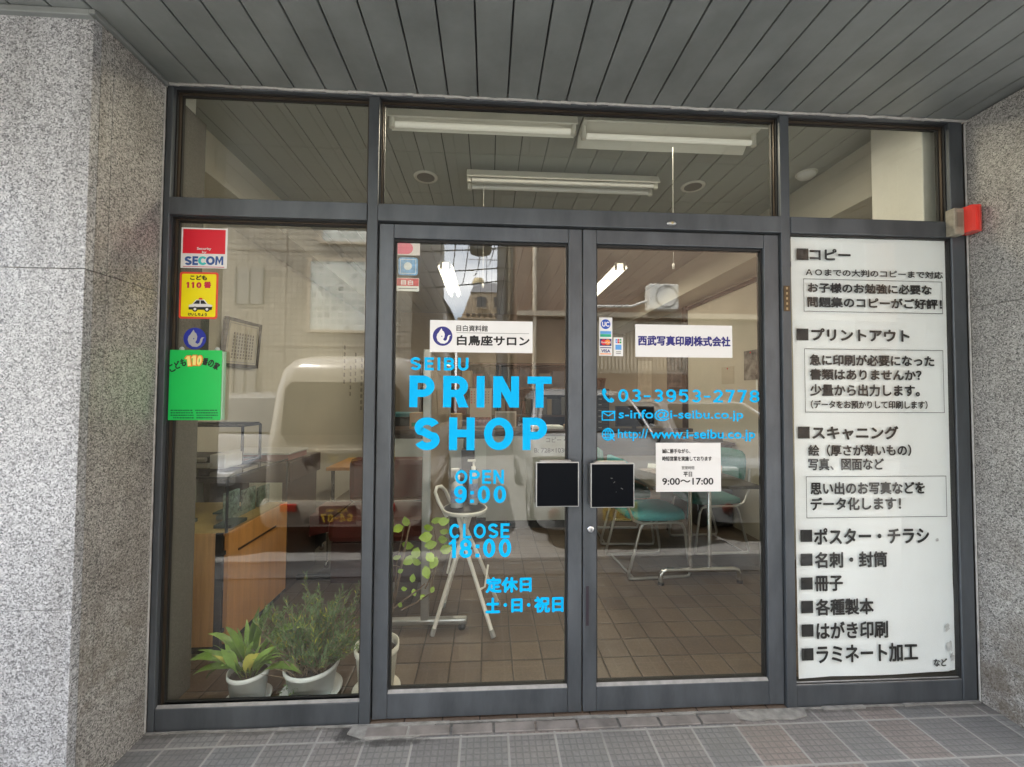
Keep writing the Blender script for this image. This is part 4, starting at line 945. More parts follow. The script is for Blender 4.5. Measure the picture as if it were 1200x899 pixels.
for k in range(6):
    x_ = cx0+.05+k*.085; y_ = cy0+.06+rr.uniform(0, .3); q = MB(); h_ = rr.uniform(.008, .03)
    q.cbox(x_, x_+.09, y_, y_+.14, ch+.002, ch+.002+h_, .001); tag(q.build('booklet', [GREENG, mat('booklet_cover', (.35, .38, .36), .5, var=.3, scale=30), mat('booklet_dark', (.07, .09, .09), .5)][k % 3]), ['mottled green booklet at the wall end of the glass showcase', 'pale grey booklet second from the wall in the glass showcase', 'dark booklet beside the pale one in the glass showcase', 'mottled green booklet in the middle of the glass showcase', 'pale grey booklet near the showcase corner post', 'dark booklet lying against the showcase corner post'][k], 'booklet', 'booklets in the showcase')
q = MB()
for k in range(3):
    y_ = cy0+.16+k*.16; q.cbox(cx1-.12, cx1-.108, y_, y_+.13, ch+.003, ch+.16-.02*k, .001)
q.build('print_card', mat('pattern_print', (.25, .30, .29), .5, var=.8, scale=45)); tag(bpy.data.objects['print_card'], 'patterned grey-green prints standing inside the glass showcase', 'prints')
# equipment on and behind the showcase
t = thing('laminator', (cx0+.16, cy0+.3, .877), 'grey and silver desktop machine on top of the glass showcase', 'office machine')
q = MB(); q.cbox(cx0+.03, cx1-.24, cy0+.20, cy0+.42, .885, .955, .012); q.build('body', DGREY, t)
q = MB(); q.cbox(cx0+.02, cx1-.20, cy0+.16, cy0+.199, .90, .925, .006); q.tube([(cx0+.05, cy0+.17, .945), (cx1-.22, cy0+.17, .945)], .012, 12); q.build('feed_roller', STEEL, t)
q = MB(); q.cbox(cx1-.235, cx1-.15, cy0+.22, cy0+.38, .886, .965, .006); q.build('side_cover', LGREY, t)
t = thing('wire_rack', (cx0+.2, .95, .877), 'black wire display rack behind the desktop machine', 'rack')
q = MB(); xa, xb, ya, yb_, za, zb = cx0+.02, cx0+.42, .86, 1.05, .885, 1.11
for (x_, y_) in ((xa, ya), (xb, ya), (xa, yb_), (xb, yb_)): q.tube([(x_, y_, za), (x_, y_, zb)], .008, 6)
for z_ in (zb, za+.008): q.tube([(xa, ya, z_), (xb, ya, z_), (xb, yb_, z_), (xa, yb_, z_), (xa, ya, z_)], .007, 6)
q.build('frame', BLK, t)
q = MB(); q.box(xa, xb, ya+.01, yb_-.01, zb+.008, zb+.014); q.build('shelf', BLK, t)
t = thing('box_file', (-1.55, 1.2, .8), 'reddish flat box lying behind the showcase glass', 'box')
q = MB(); q.cbox(-1.75, -1.32, 1.12, 1.4, .86, .90, .004); q.build('box', mat('rose_box', (.28, .13, .12), .6), t); q = MB(); q.cbox(-1.76, -1.31, 1.11, 1.41, .901, .915, .004); q.build('lid', LGREY, t)
q = MB(); q.cbox(-1.88, -1.3, 1.11, 1.6, .72, .855, .004); q.cbox(-1.86, -1.82, 1.13, 1.58, 0, .719, .003); q.cbox(-1.36, -1.32, 1.13, 1.58, 0, .719, .003); tag(q.build('side_table', DKWOOD), 'dark wooden side table standing behind the showcase', 'table')
# framed certificate leaning on the wall, dark panel beside it
t = thing('framed_certificate', (XLW+.04, 1.45, 1.55), 'brown framed certificate tilted on the cream side wall', 'picture frame')
cA, cB, cC, cD = [PX(px, py, XLW+.03) for px, py in ((267, 370.5), (307.5, 381), (302.5, 432), (258.5, 429))]
def quadslab(q, a, b, c, d, th, mi=0): q.prism([a, b, c, d], (th, 0, 0), mi)
def inset(P, t_):
    m_c = sum(P, Vector())/4; return [p_+(m_c-p_)*t_ for p_ in P]
P4 = [cA, cB, cC, cD]; I4 = inset(P4, .13)
q = MB()
for i in range(4):
    a_, b_, c__, d__ = P4[i], P4[(i+1) % 4], I4[(i+1) % 4], I4[i]
    q.prism([a_, b_, c__, d__], (-.022, 0, 0))
q.build('frame', mat('walnut_frame', (.03, .018, .012), .45, var=.2, scale=20), t)
q = MB(); q.poly([p_+Vector((-.006, 0, 0)) for p_ in I4][::-1]); q.build('certificate', mat('aged_paper', (.50, .45, .34), .7, var=.08, scale=10), t)
q = MB(); J4 = inset(P4, .28)
def lp(u, v, off=.002): return J4[0].lerp(J4[1], u).lerp(J4[3].lerp(J4[2], u), v)+Vector((off-.006, 0, 0))
for k in range(8):
    u = .12+k*.105
    v = .2
    while v < .9:
        q.poly([lp(u, v), lp(u+.05, v), lp(u+.05, min(.95, v+.07)), lp(u, min(.95, v+.07))][::-1]); v += .1
q.build('script_columns', mat('sepia_ink', (.16, .13, .10), .7), t)
q = MB(); K0, K1 = inset(P4, .20), inset(P4, .225)
for i in range(4): q.poly([p_+Vector((-.004, 0, 0)) for p_ in (K0[i], K0[(i+1) % 4], K1[(i+1) % 4], K1[i])][::-1])
q.build('border_line', GREYI, t)
q = MB(); a_ = PX(246, 360, XLW+.02); q.cbox(XLW+.002, XLW+.03, 1.0, 1.16, 1.42, 2.0, .004); tag(q.build('hanging_panel', mat('panel_dark_green', (.035, .05, .04), .5)), 'dark narrow panel on the wall beside the framed certificate', 'panel')
for k, (ya, z0, z1, wd) in enumerate(((3.75, 1.42, 2.0, .13), (4.0, 1.25, 1.75, .12), (4.2, 1.45, 1.95, .13), (4.45, 1.0, 1.9, .2))):
    t = thing('paper_strip', (XLW+.001, ya, z0), ['upright paper strip hanging first on the cream wall behind the stickers', 'short paper strip hanging second on the cream wall', 'pale paper strip hanging third on the cream wall', 'wide paper strip hanging deepest on the cream wall'][k], 'paper', 'paper strips on the side wall')
    q = MB(); q.box(XLW+.001, XLW+.003, ya, ya+wd, z0, z1); q.build('sheet', mat('strip_paper', (.60, .57, .48), .7), t)
    q = MB(); z_ = z1-.05
    while z_ > z0+.05: q.cbox(XLW+.0032, XLW+.0042, ya+wd*.25, ya+wd*.75, z_-.055, z_, .0004); z_ -= .09
    q.build('brush_marks', mat('brush_ink', (.30, .28, .25), .7, var=.7, scale=60), t)
# printer block on a low wooden table beyond the showcase
t = thing('low_table', (-1.1, 3.1, 0), 'low wooden table carrying a black printer', 'table')
q = MB(); q.cbox(-1.7, -.72, 2.75, 3.45, .50, .535, .004); q.build('top', OAK2, t)
for x_ in (-1.66, -.78):
    for y_ in (2.79, 3.39): q = MB(); q.cbox(x_, x_+.03, y_, y_+.03, 0, .499, .003); q.build('leg', BLK, t)
t = thing('printer', (-1.02, 3.1, .535), 'black printer with a teal lid on the low table', 'printer')
q = MB(); q.cbox(-1.22, -.84, 2.9, 3.35, .537, .90, .012); q.build('body', DGREY, t); q = MB(); q.cbox(-1.12, -.84, 2.92, 3.33, .901, 1.06, .01); q.build('scanner_unit', BLK, t)
q = MB(); q.cbox(-1.14, -.83, 2.91, 3.34, 1.061, 1.10, .006); q.build('lid', mat('teal_lid', (.04, .17, .20), .4), t); q = MB(); q.cbox(-1.18, -.9, 2.885, 2.899, .84, .87, .003); q.build('slot', BLK, t)
# dark rolling pedestal beyond the showcase
t = thing('rolling_pedestal', (-1.38, 1.65, 0), 'dark maroon-topped rolling pedestal on castors behind the showcase', 'pedestal')
q = MB(); q.cbox(-1.60, -1.36, 1.46, 1.9, .07, .40, .006); q.build('body', BLK, t)
q = MB(); q.prism([(-1.36, 1.47, .24), (-1.18, 1.47, .28), (-1.14, 1.47, .40), (-1.36, 1.47, .40)], (0, .4, 0)); q.build('side_flap', MAROON, t)
for x_, y_ in ((-1.38, 1.5), (-1.2, 1.5), (-1.38, 1.86)): q = MB(); q.lathe([(0, -.014), (.024, -.012), (.028, 0), (.024, .012), (0, .014)], (x_, y_, .029), 14, axis='X'); q.tube([(x_, y_, .03), (x_, y_, .26 if x_ > -1.3 else .075)], .006, 6); q.build('castor', CHROME, t)
q = MB(); q.cbox(-1.42, -1.06, 1.27, 1.31, .012, .045, .01); q.cbox(-1.42, -1.38, 1.311, 1.46, .015, .045, .006)
q.build('foot_bar', BLK, t)
# ================================================================== CENTRE: COUNTER, PARTITION, STOOL
t = thing('service_counter', (.1, 2.6, 0), 'long service counter with dark ledge and a pale printed banner front', 'counter')
KY = 2.32
q = MB(); q.cbox(-1.05, 1.02, KY+.02, KY+.46, .10, .92, .004); q.build('body', DKWOOD, t)
q = MB(); q.cbox(-1.08, 1.05, KY-.02, KY+.5, .921, .965, .006); q.build('ledge', DKWOOD, t)
q = MB(); q.box(-1.03, 1.0, KY+.06, KY+.40, 0, .099); q.build('plinth', BLK, t)
q = MB(); q.cbox(-.98, -.44, KY+.012, KY+.0185, .30, .88, .001); q.cbox(-.40, .03, KY+.012, KY+.0185, .12, .88, .001); q.build('front_sheet', BANNER, t)
q = MB(); a_, b_ = PY(570, 511, KY+.012), PY(690, 609, KY+.012); q.cbox(a_.x, 1.0, KY+.011, KY+.0165, b_.z, a_.z, .001); bn = q.build('banner_sheet', mat('banner_grey', (.50, .53, .53), .55, var=.05), t)
q = MB(); T(q, 'コピー・スキャン', 640, 690, 512.5, 519, KY+.009, .0008); T(q, 'B: 728×1030', 626, 665, 525, 530.5, KY+.009, .0016); q.build('lettering', mat('faded_ink', (.06, .06, .07), .6), bn)
t = thing('partition_panel', (-.345, 1.2, 0), 'taupe partition screen on a silver post with T-foot', 'partition')
xq = -.345; y0q = .66
q = MB(); q.cbox(xq-.022, xq+.022, y0q-.02, y0q+.02, .03, 1.56, .006); q.build('post', ALU, t)
q = MB(); q.cbox(xq-.02, xq+.02, 1.84, 1.88, .03, 1.56, .006); q.build('post', ALU, t)
for yy in (y0q, 1.86):
    q = MB(); q.cbox(xq-.235, xq+.235, yy-.022, yy+.022, .028, .062, .01); ft = q.build('foot', ALU, t)
    for s_ in (-1, 1): q = MB(); q.lathe([(0, 0), (.02, .0), (.022, .012), (.012, .027), (0, .028)], (xq+s_*.205, yy, 0), 14); q.build('glide', BLK, ft)
q = MB(); q.cbox(xq-.014, xq+.014, y0q+.021, 1.839, .16, 1.54, .004); q.build('panel', TAUPE, t)
t = thing('bench_seat', (-.8, 1.5, 0), 'maroon leather bench seat behind the partition post', 'bench')
q = MB(); q.cbox(-1.1, -.40, 1.20, 1.72, .28, .45, .05); q.build('seat', MAROON, t); q = MB(); q.cbox(-1.1, -.40, 1.62, 1.76, .451, .80, .05); q.build('backrest', MAROON, t); q = MB(); q.cbox(-1.08, -.42, 1.24, 1.7, .0, .279, .01); q.build('base', mat('bench_base', (.045, .016, .014), .5), t)
# folding high stool
Cs = PZ(545, 596, .655); sx, sy = Cs.x, Cs.y
t = thing('high_stool', (sx, sy, 0), 'white tubular folding high stool with a round black seat', 'stool')
q = MB(); q.lathe([(0, .668), (.105, .668), (.118, .662), (.121, .655)], (sx, sy, 0), 36); q.build('seat', mat('black_vinyl', (.015, .014, .014), .35), t)
q = MB(); q.lathe([(.122, .648), (.128, .656), (.122, .662), (.112, .658), (.11, .645), (.122, .640), (.122, .648)], (sx, sy, 0), 36); q.build('seat_rim', WHITEM, t)
def pw(px, py, dy): return PY(px, py, sy+dy)
legs = [[(548, 601, 0.0), (538, 640, -.02), (507, 722, -.10)], [(536, 601, 0), (545, 640, 0), (578, 728, -.13)], [(552, 601, .06), (535, 655, .10), (520, 700, .22)], [(540, 606, .05), (560, 650, .10), (588, 692, .22)]]
for k, lg in enumerate(legs):
    P = [pw(x_, y_, d_) for x_, y_, d_ in lg]; P[-1].z = .012
    if k == 2: P[-1] = Vector((P[-1].x, sy+.2, .012))
    if k == 3: P[-1] = Vector((sx+.20, sy+.2, .012))
    q = MB(); q.tube(P, .0115, 10); l_ = q.build('leg', WHITEM, t)
    q = MB(); d_ = (P[-2]-P[-1]).normalized(); q.tube([P[-1]-d_*.008, P[-1]+d_*.03], .0145, 10); q.build('leg_cap', mat('grey_cap', (.35, .35, .35), .6), l_)
q = MB(); P = [pw(x_, y_, d_) for x_, y_, d_ in ((524, 606, 0), (514, 588, .02), (510, 577, .03), (512, 571, .04), (517, 570, .06), (522, 575, .10), (527, 586, .13), (535, 598, .13))]; q.tube(P, .0105, 10); q.build('back_loop', WHITEM, t)
q = MB(); q.tube([pw(564, 690, -.06), pw(568, 688, 0), pw(572, 662, .08)], .006, 8); q.tube([pw(524, 672, -.03), pw(530, 645, .06)], .006, 8); q.build('stretcher', WHITEM, t)
for (dx, dy, h_, r_, lab) in ((-.045, -.02, .16, .036, 'translucent pump bottle of hand sanitizer on the stool seat'), (.045, .035, .20, .028, 'slim white pump bottle standing behind on the stool seat')):
    b_ = thing('pump_bottle', (sx+dx, sy+dy, .669), lab, 'bottle'); z0 = .6695; o_ = (sx+dx, sy+dy, z0)
    q = MB(); q.lathe([(0, 0), (r_*.94, 0), (r_, .006), (r_, h_*.72), (r_*.8, h_*.84), (r_*.38, h_*.92), (r_*.38, h_)], o_, 24); q.build('body', mat('bottle_plastic', (.55, .58, .62), .25), b_)
    q = MB(); q.lathe([(r_*.45, h_*.97), (r_*.45, h_+.018), (.006, h_+.02), (.006, h_+.045)], o_, 14); q.cbox(o_[0]-.035, o_[0]+.012, o_[1]-.008, o_[1]+.008, z0+h_+.045, z0+h_+.058, .003); q.build('pump', WHITEP, b_)
    q = MB(); q.lathe([(r_*1.01, h_*.2), (r_*1.01, h_*.62)], o_, 24); q.build('wrap_label', mat('bottle_label', (.35, .40, .6), .5, var=.3, scale=60), b_)
# on the counter
for k, (px0, px1, py0, py1, yy, lab, m) in enumerate(((480, 503, 484, 503, .10, 'cardboard carton with a green mark at the counter end by the plant', CARTON), (503, 540, 485, 503, .2, 'pale cardboard carton next to the partition on the counter', CARTON2))):
    a_, b_ = PY(px0, py0, KY+yy), PY(px1, py1, KY+yy); t = thing('carton', ((a_.x+b_.x)/2, KY+yy+.1, .966), lab, 'carton')
    q = MB(); q.cbox(a_.x, b_.x, KY+yy, KY+yy+.22, .967, a_.z, .003); q.build('box', m, t)
    q = MB(); q.box(a_.x+.02, a_.x+.06, KY+yy-.001, KY+yy-.0003, .99, 1.03); q.build('printed_mark', mat('carton_mark', (.03, .25, .10), .6) if k == 0 else INK, t)
    q = MB(); q.box(a_.x+.001, b_.x-.001, KY+yy+.09, KY+yy+.13, a_.z+.0003, a_.z+.001); q.build('packing_tape', mat('packing_tape', (.45, .36, .22), .3), t)
t = thing('calendar', (.0, KY+.3, .966), 'calendar page with a red picture standing on the counter', 'calendar')
a_, b_ = PY(551, 455, KY+.30), PY(576, 500, KY+.30)
q = MB(); q.box(a_.x, b_.x, KY+.30, KY+.305, .967, a_.z); q.build('sheet', mat('calendar_paper', (.55, .47, .42), .7), t)
q = MB(); rr = random.Random(4)
for r_ in range(5):
    for c_2 in range(7):
        x_ = a_.x+.01+c_2*(b_.x-a_.x-.02)/7; z_ = a_.z-.045-r_*.028; q.box(x_, x_+.011, KY+.298, KY+.2995, z_, z_+.013, 1 if c_2 == 0 else 0)
q.build('date_grid', [GREYI, CRIM], t)
q = MB(); q.box(a_.x+.01, b_.x-.01, KY+.298, KY+.2995, .985, .985+.09); q.build('picture', mat('calendar_picture', (.30, .12, .12), .6, var=.9, scale=40), t)
t = thing('paper_holder', (.4, KY+.2, .966), 'white framed card standing on the counter', 'card')
a_, b_ = PY(580, 482, KY+.2), PY(605, 500, KY+.2); q = MB(); q.cbox(a_.x, b_.x, KY+.2, KY+.21, .967, a_.z, .002); q.build('card', LGREY, t); q = MB(); q.box(a_.x+.015, b_.x-.015, KY+.1985, KY+.1995, .985, a_.z-.015); q.build('insert', mat('card_insert', (.3, .29, .27), .6), t)
t = thing('dispenser', (-.18, KY+.05, .5), 'dark water dispenser with a blue bottle against the counter', 'dispenser')
a_, b_ = PY(541, 503, KY-.2), PY(556, 527, KY-.2); q = MB(); q.cbox(a_.x, b_.x, KY-.2, KY-.06, .60, b_.z, .006); q.build('body', BLK, t); q = MB(); q.lathe([(0, 0), (.045, 0), (.05, .02), (.045, .09), (.02, .11)], ((a_.x+b_.x)/2, KY-.13, b_.z+.001), 18); q.build('bottle', mat('blue_bottle', (.05, .10, .12), .15), t)
q = MB(); q.cbox(a_.x-.02, b_.x+.02, KY-.22, KY-.04, 0, .599, .004); tag(q.build('pedestal', DKWOOD), 'narrow dark pedestal under the small dispenser at the counter', 'pedestal')
t = thing('papers', (.75, KY+.2, .966), 'stack of white paper beside a tan tray on the counter', 'paper stack')
q = MB(); q.cbox(.45, .76, KY+.12, KY+.36, .967, .995, .002); q.build('stack', PAPER, t); q = MB(); q.cbox(.80, .98, KY+.1, KY+.36, .967, 1.0, .002); q.build('tray', mat('tray_tan', (.45, .33, .22), .6), t)
ORD = ('', 'first', 'second', 'third', 'fourth', 'fifth', 'sixth', 'seventh', 'eighth', 'ninth', 'tenth', 'eleventh', 'twelfth', 'thirteenth', 'fourteenth', 'fifteenth', 'sixteenth', 'seventeenth', 'eighteenth', 'nineteenth', 'twentieth')
# dark shelving behind the counter
t = thing('shelf_unit', (.1, 4.3, 0), 'tall dark shelf unit filled with boxes behind the counter', 'shelf')
q = MB(); 
for z_ in (.1, .55, 1.0, 1.40, 1.75): q.box(-.95, 1.25, 4.2, 4.55, z_, z_+.025)
q.box(-.98, -.951, 4.2, 4.55, 0, 1.78); q.box(1.251, 1.28, 4.2, 4.55, 0, 1.78); q.box(.15, .175, 4.21, 4.54, .126, 1.74); q.build('carcass', DKWOOD, t)
q = MB(); q.box(-.95, 1.25, 4.551, 4.56, 0, 1.78); q.build('back_board', BLK, t)
rr = random.Random(6); cols = [BLK, DKWOOD, mat('binder_red', (.09, .03, .025), .6), mat('binder_grey', (.10, .095, .085), .6), BLK, mat('binder_blue', (.03, .04, .06), .6), mat('binder_tan', (.2, .15, .09), .6)]
for z_ in (.575, 1.025, 1.425):
    x_ = -.93; nth = 0; row = {.575: 'lowest', 1.025: 'middle', 1.425: 'top'}[z_]
    while x_ < 1.2:
        w_ = rr.uniform(.05, .22); h_ = rr.uniform(.18, .31)
        if x_+w_ > .14 and x_ < .18: x_ = .18; continue
        if x_+w_ > 1.24: break
        q = MB(); q.cbox(x_, x_+w_-.006, 4.22+rr.uniform(0, .05), 4.5, z_+.001, z_+h_, .003); ci = rr.randrange(7); nth += 1; tag(q.build('file_box', cols[ci]), ('black', 'brown', 'dark red', 'grey', 'black', 'dark blue', 'tan')[ci]+' file box, '+ORD[nth]+' along the '+row+' shelf behind the counter', 'file box', 'files on the dark shelf unit'); x_ += w_

# ================================================================== RIGHT: TABLE, CHAIRS, BACK DESK
t = thing('meeting_table', (1.47, 1.75, 0), 'dark-topped meeting table on chrome T-legs', 'table')
tx0, tx1, ty0, ty1 = 1.10, 1.86, 1.02, 2.42
q = MB(); q.cbox(tx0, tx1, ty0, ty1, .675, .70, .006); q.build('top', mat('table_laminate', (.085, .08, .072), .6, var=.2, spec=.25), t)
for yy in (1.14, 2.28):
    q = MB(); q.tube([(1.415, yy, .10), (1.415, yy, .64), (1.39, yy, .668), (1.30, yy, .672)], .015, 10); q.tube([(1.555, yy, .10), (1.555, yy, .64), (1.58, yy, .668), (1.67, yy, .672)], .015, 10)
    F_ = [(1.20, yy-.01, .012), (1.20, yy-.01, .06), (1.215, yy-.01, .088), (1.245, yy-.01, .098), (1.72, yy-.01, .098), (1.75, yy-.01, .09), (1.765, yy-.01, .06), (1.765, yy-.01, .012)]; q.tube(F_, .0165, 10); lg = q.build('leg', CHROME, t)
    for x_ in (1.20, 1.765): q = MB(); q.tube([(x_, yy-.01, 0), (x_, yy-.01, .02)], .02, 10); q.build('foot_cap', BLK, lg)
def sled_chair(loc, rz, label, mseat, mback):
    t = thing('sled_chair', (0, 0, 0), label, 'chair', 'chairs around the meeting table')
    q = MB(); bm_pts = []
    # seat: rounded cushion, front toward +x
    prof = [(-.20, -.19), (-.21, .0), (-.20, .19), (-.12, .215), (.12, .225), (.20, .20), (.235, .12), (.24, 0), (.235, -.12), (.20, -.20), (.12, -.225), (-.12, -.215)]
    n = len(prof); vs = []
    for (zz, k) in ((.405, .94), (.41, 1.0), (.44, 1.0), (.452, .96), (.458, .80)):
        vs += [(x_*k, y_*k, zz+(.006 if x_ > .15 and zz > .42 else 0)) for x_, y_ in prof]
    fs = [(l_*n+i, l_*n+(i+1) % n, (l_+1)*n+(i+1) % n, (l_+1)*n+i) for l_ in range(4) for i in range(n)]+[tuple(range(n))[::-1], tuple(range(4*n, 5*n))]
    q.add(vs, fs, 0, True); q.build('seat', mseat, t)
    q = MB(); vs = []; nb = 7
    for off in (0, .028):
        for j in range(5):
            z_ = .56+j*.07
            for i in range(nb):
                y_ = -.21+.42*i/(nb-1); e_ = (1-(abs(y_)/.23)**4); zz = .70+(z_-.70)*(.75+.25*e_)
                vs.append((-.235-off-.05*(z_-.56)+.035*(abs(y_)/.21)**2, y_*(.92 if j in (0, 4) else 1), zz))
    g_ = 5*nb; fs = []
    for j in range(4):
        for i in range(nb-1):
            a_ = j*nb+i; fs.append((a_, a_+1, a_+nb+1, a_+nb)); fs.append((g_+a_+nb, g_+a_+nb+1, g_+a_+1, g_+a_))
    edge = [i for i in range(nb)]+[j*nb+nb-1 for j in range(1, 5)]+[4*nb+i for i in range(nb-2, -1, -1)]+[j*nb for j in range(3, 0, -1)]
    for i in range(len(edge)): a_, b_ = edge[i], edge[(i+1) % len(edge)]; fs.append((b_, a_, g_+a_, g_+b_))
    q.add(vs, fs, 0, True); q.build('backrest', mback, t)
    for s_ in (-1, 1):
        y_ = s_*.225; q = MB(); q.tube([(-.27, y_*.9, .70), (-.245, y_, .52), (-.20, y_, .42), (-.13, y_, .395), (.12, y_, .395), (.165, y_, .385), (.185, y_, .34), (.225, y_, .04), (.215, y_, .014), (.18, y_, .011), (-.20, y_, .011), (-.235, y_, .016), (-.24, y_, .04), (-.15, y_, .36), (-.13, y_, .393)], .0105, 8); q.build('leg_loop', ALU, t)
    q = MB(); q.tube([(.10, -.225, .395), (.10, .225, .395)], .009, 8); q.tube([(-.2, -.225, .013), (-.2, .225, .013)], .008, 8); q.build('cross_bar', ALU, t)
    t.location = loc; t.rotation_euler = (0, 0, rz); return t
sled_chair((1.22, 1.44, 0), R(4), 'bright teal sled chair tucked under the near end of the table', TEAL, TEAL)
sled_chair((1.92, 1.86, 0), R(182), 'dark teal sled chair on the far side of the table by the cream wall', TEALD, TEALD)
sled_chair((1.24, 2.10, 0), R(-3), 'teal sled chair behind the first one, half hidden by the table', TEALD, TEALD)
t = thing('magazines', (1.4, 1.6, .70), 'loose magazines lying on the dark meeting table', 'magazines')
for k, (x_, y_, a_) in enumerate(((1.32, 1.55, .3), (1.42, 1.72, -.4))):
    q = MB(); q.cbox(-.07, .07, -.10, .10, 0, .008, .001); v_ = Matrix.Rotation(a_, 4, 'Z'); q.v = [v_@v+Vector((x_, y_, .7015+k*.009)) for v in q.v]; q.build('magazine', [mat('magazine_cover', (.4, .34, .32), .4, var=.6, scale=25), PAPER][k], t)
t = thing('document_tray', (1.72, 1.6, .70), 'wooden document tray with upright paper on the table end', 'tray')
q = MB(); q.cbox(1.60, 1.84, 1.46, 1.80, .7015, .716, .002); q.cbox(1.60, 1.84, 1.46, 1.472, .717, .76, .002); q.cbox(1.60, 1.84, 1.79, 1.80, .717, .76, .002); q.build('tray', mat('tray_wood', (.33, .22, .13), .5), t)
q = MB(); q.prism([(1.62, 1.55, .72), (1.70, 1.56, .72), (1.69, 1.60, .90), (1.61, 1.59, .90)], (0, .006, 0)); q.build('paper', PAPER, t)
t = thing('office_desk', (2.2, 5.1, 0), 'long dark desk along the back of the office', 'desk')
q = MB(); q.cbox(1.35, 4.9, 4.75, 5.55, .70, .735, .004); q.build('top', DKWOOD, t)
q = MB(); q.cbox(1.40, 1.44, 4.8, 5.5, 0, .699, .003); q.cbox(4.8, 4.84, 4.8, 5.5, 0, .699, .003); q.cbox(1.441, 4.799, 5.44, 5.46, .2, .69, .003); q.build('panel_leg', DKWOOD, t)
t = thing('drawer_tower', (1.75, 4.95, .735), 'black tower of small drawers on the back desk', 'drawers')
q = MB(); q.cbox(1.64, 1.95, 4.85, 5.2, .737, 1.42, .006); q.build('carcass', BLK, t)
for k in range(7): q = MB(); z_ = .755+k*.092; q.cbox(1.655, 1.935, 4.838, 4.8495, z_, z_+.08, .003); d_ = q.build('drawer', DGREY, t); q = MB(); q.box(1.77, 1.82, 4.832, 4.8375, z_+.035, z_+.047); q.build('label_holder', LGREY, d_)
t = thing('basket', (1.78, 5.0, 1.42), 'reddish brown basket on top of the drawer tower', 'basket')
q = MB(); q.lathe([(0, 0), (.12, 0), (.155, .17), (.165, .18), (.15, .175), (.115, .02)], (1.79, 5.02, 1.421), 20); q.build('bowl', mat('basket_brown', (.20, .09, .05), .8, var=.3, scale=30), t)
t = thing('monitor', (2.55, 5.1, .735), 'wide black computer monitor on the back desk', 'monitor')
q = MB(); q.cbox(2.12, 2.78, 5.05, 5.09, .80, 1.14, .008); q.build('housing', BLK, t); q = MB(); q.box(2.14, 2.76, 5.0465, 5.0495, .825, 1.12); q.build('screen', BLACKGL, t); q = MB(); q.cbox(2.42, 2.48, 5.08, 5.12, .745, .88, .004); q.cbox(2.33, 2.57, 5.02, 5.2, .737, .7445, .003); q.build('stand', BLK, t)
for k, (x_, w_, z0, z1, lab, m) in enumerate(((3.25, .52, 1.35, 2.05, 'large dark portrait poster on the tan back wall', mat('poster_dark', (.10, .075, .07), .5, var=.9, scale=7)), (2.70, .26, 1.2, 1.95, 'hanging list of cream paper slips beside the dark portrait poster', mat('slips', (.55, .47, .38), .7, var=.15, scale=9)), (3.95, .40, 1.45, 1.98, 'pinned sheet with a dark photo beyond the portrait poster', mat('pinned_sheet', (.34, .32, .28), .6, var=.6, scale=8)))):
    t = thing('wall_poster', (x_, 5.61, z0), lab, 'poster'); q = MB(); q.box(x_, x_+w_, 5.610, 5.6185, z0, z1); q.build('sheet', m, t)
    q = MB(); q.box(x_+.04, x_+w_-.04, 5.607, 5.6095, z0+.05, z0+.12); q.build('caption_strip', GREYI if k else INK, t)
for k, (px, py, w_, h_, m, lab) in enumerate(((880, 428, .20, .28, mat('photo_sheet', (.20, .20, .19), .5, var=.8, scale=12), 'dark photo sheet pinned high on the short cream wall'), (893, 452, .16, .22, PAPER, 'white paper pinned beside the photo sheet'), (853, 440, .22, .18, mat('memo_sheet', (.5, .46, .38), .7), 'tan memo sheet pinned near the corner post'))):
    c = PX(px, py, XRW); t = thing('pinned_paper', (XRW, c.y, c.z), lab, 'paper'); q = MB(); q.box(XRW-.004, XRW-.001, c.y-w_/2, c.y+w_/2, c.z-h_/2, c.z+h_/2); q.build('sheet', m, t)
    q = MB(); q.lathe([(0, .008), (.007, .006), (.008, 0)], (XRW-.004, c.y, c.z+h_/2-.02), 10, axis='Y'); q.build('pin', RED, t)
t = thing('cabinet', (2.3, 2.9, 0), 'black low cabinet against the short cream wall', 'cabinet')
q = MB(); q.cbox(2.08, 2.44, 2.3, 3.2, .02, .82, .006); q.build('carcass', BLK, t); q = MB(); q.cbox(2.06, 2.46, 2.28, 3.22, .821, .845, .004); q.build('top', DKWOOD, t)
rr = random.Random(31)
for k in range(5):
    y_ = 2.34+k*.16; q = MB(); q.cbox(2.12+rr.uniform(0, .05), 2.36+rr.uniform(0, .06), y_, y_+.13, .846, .846+rr.uniform(.03, .16), .004); tag(q.build('desk_item', [DGREY, CARTON, BLK, LGREY, DKWOOD][k]), ['dark grey', 'brown cardboard', 'black', 'light grey', 'dark wooden'][k]+' small box lying on the black low cabinet', 'box', 'boxes on the low cabinet')

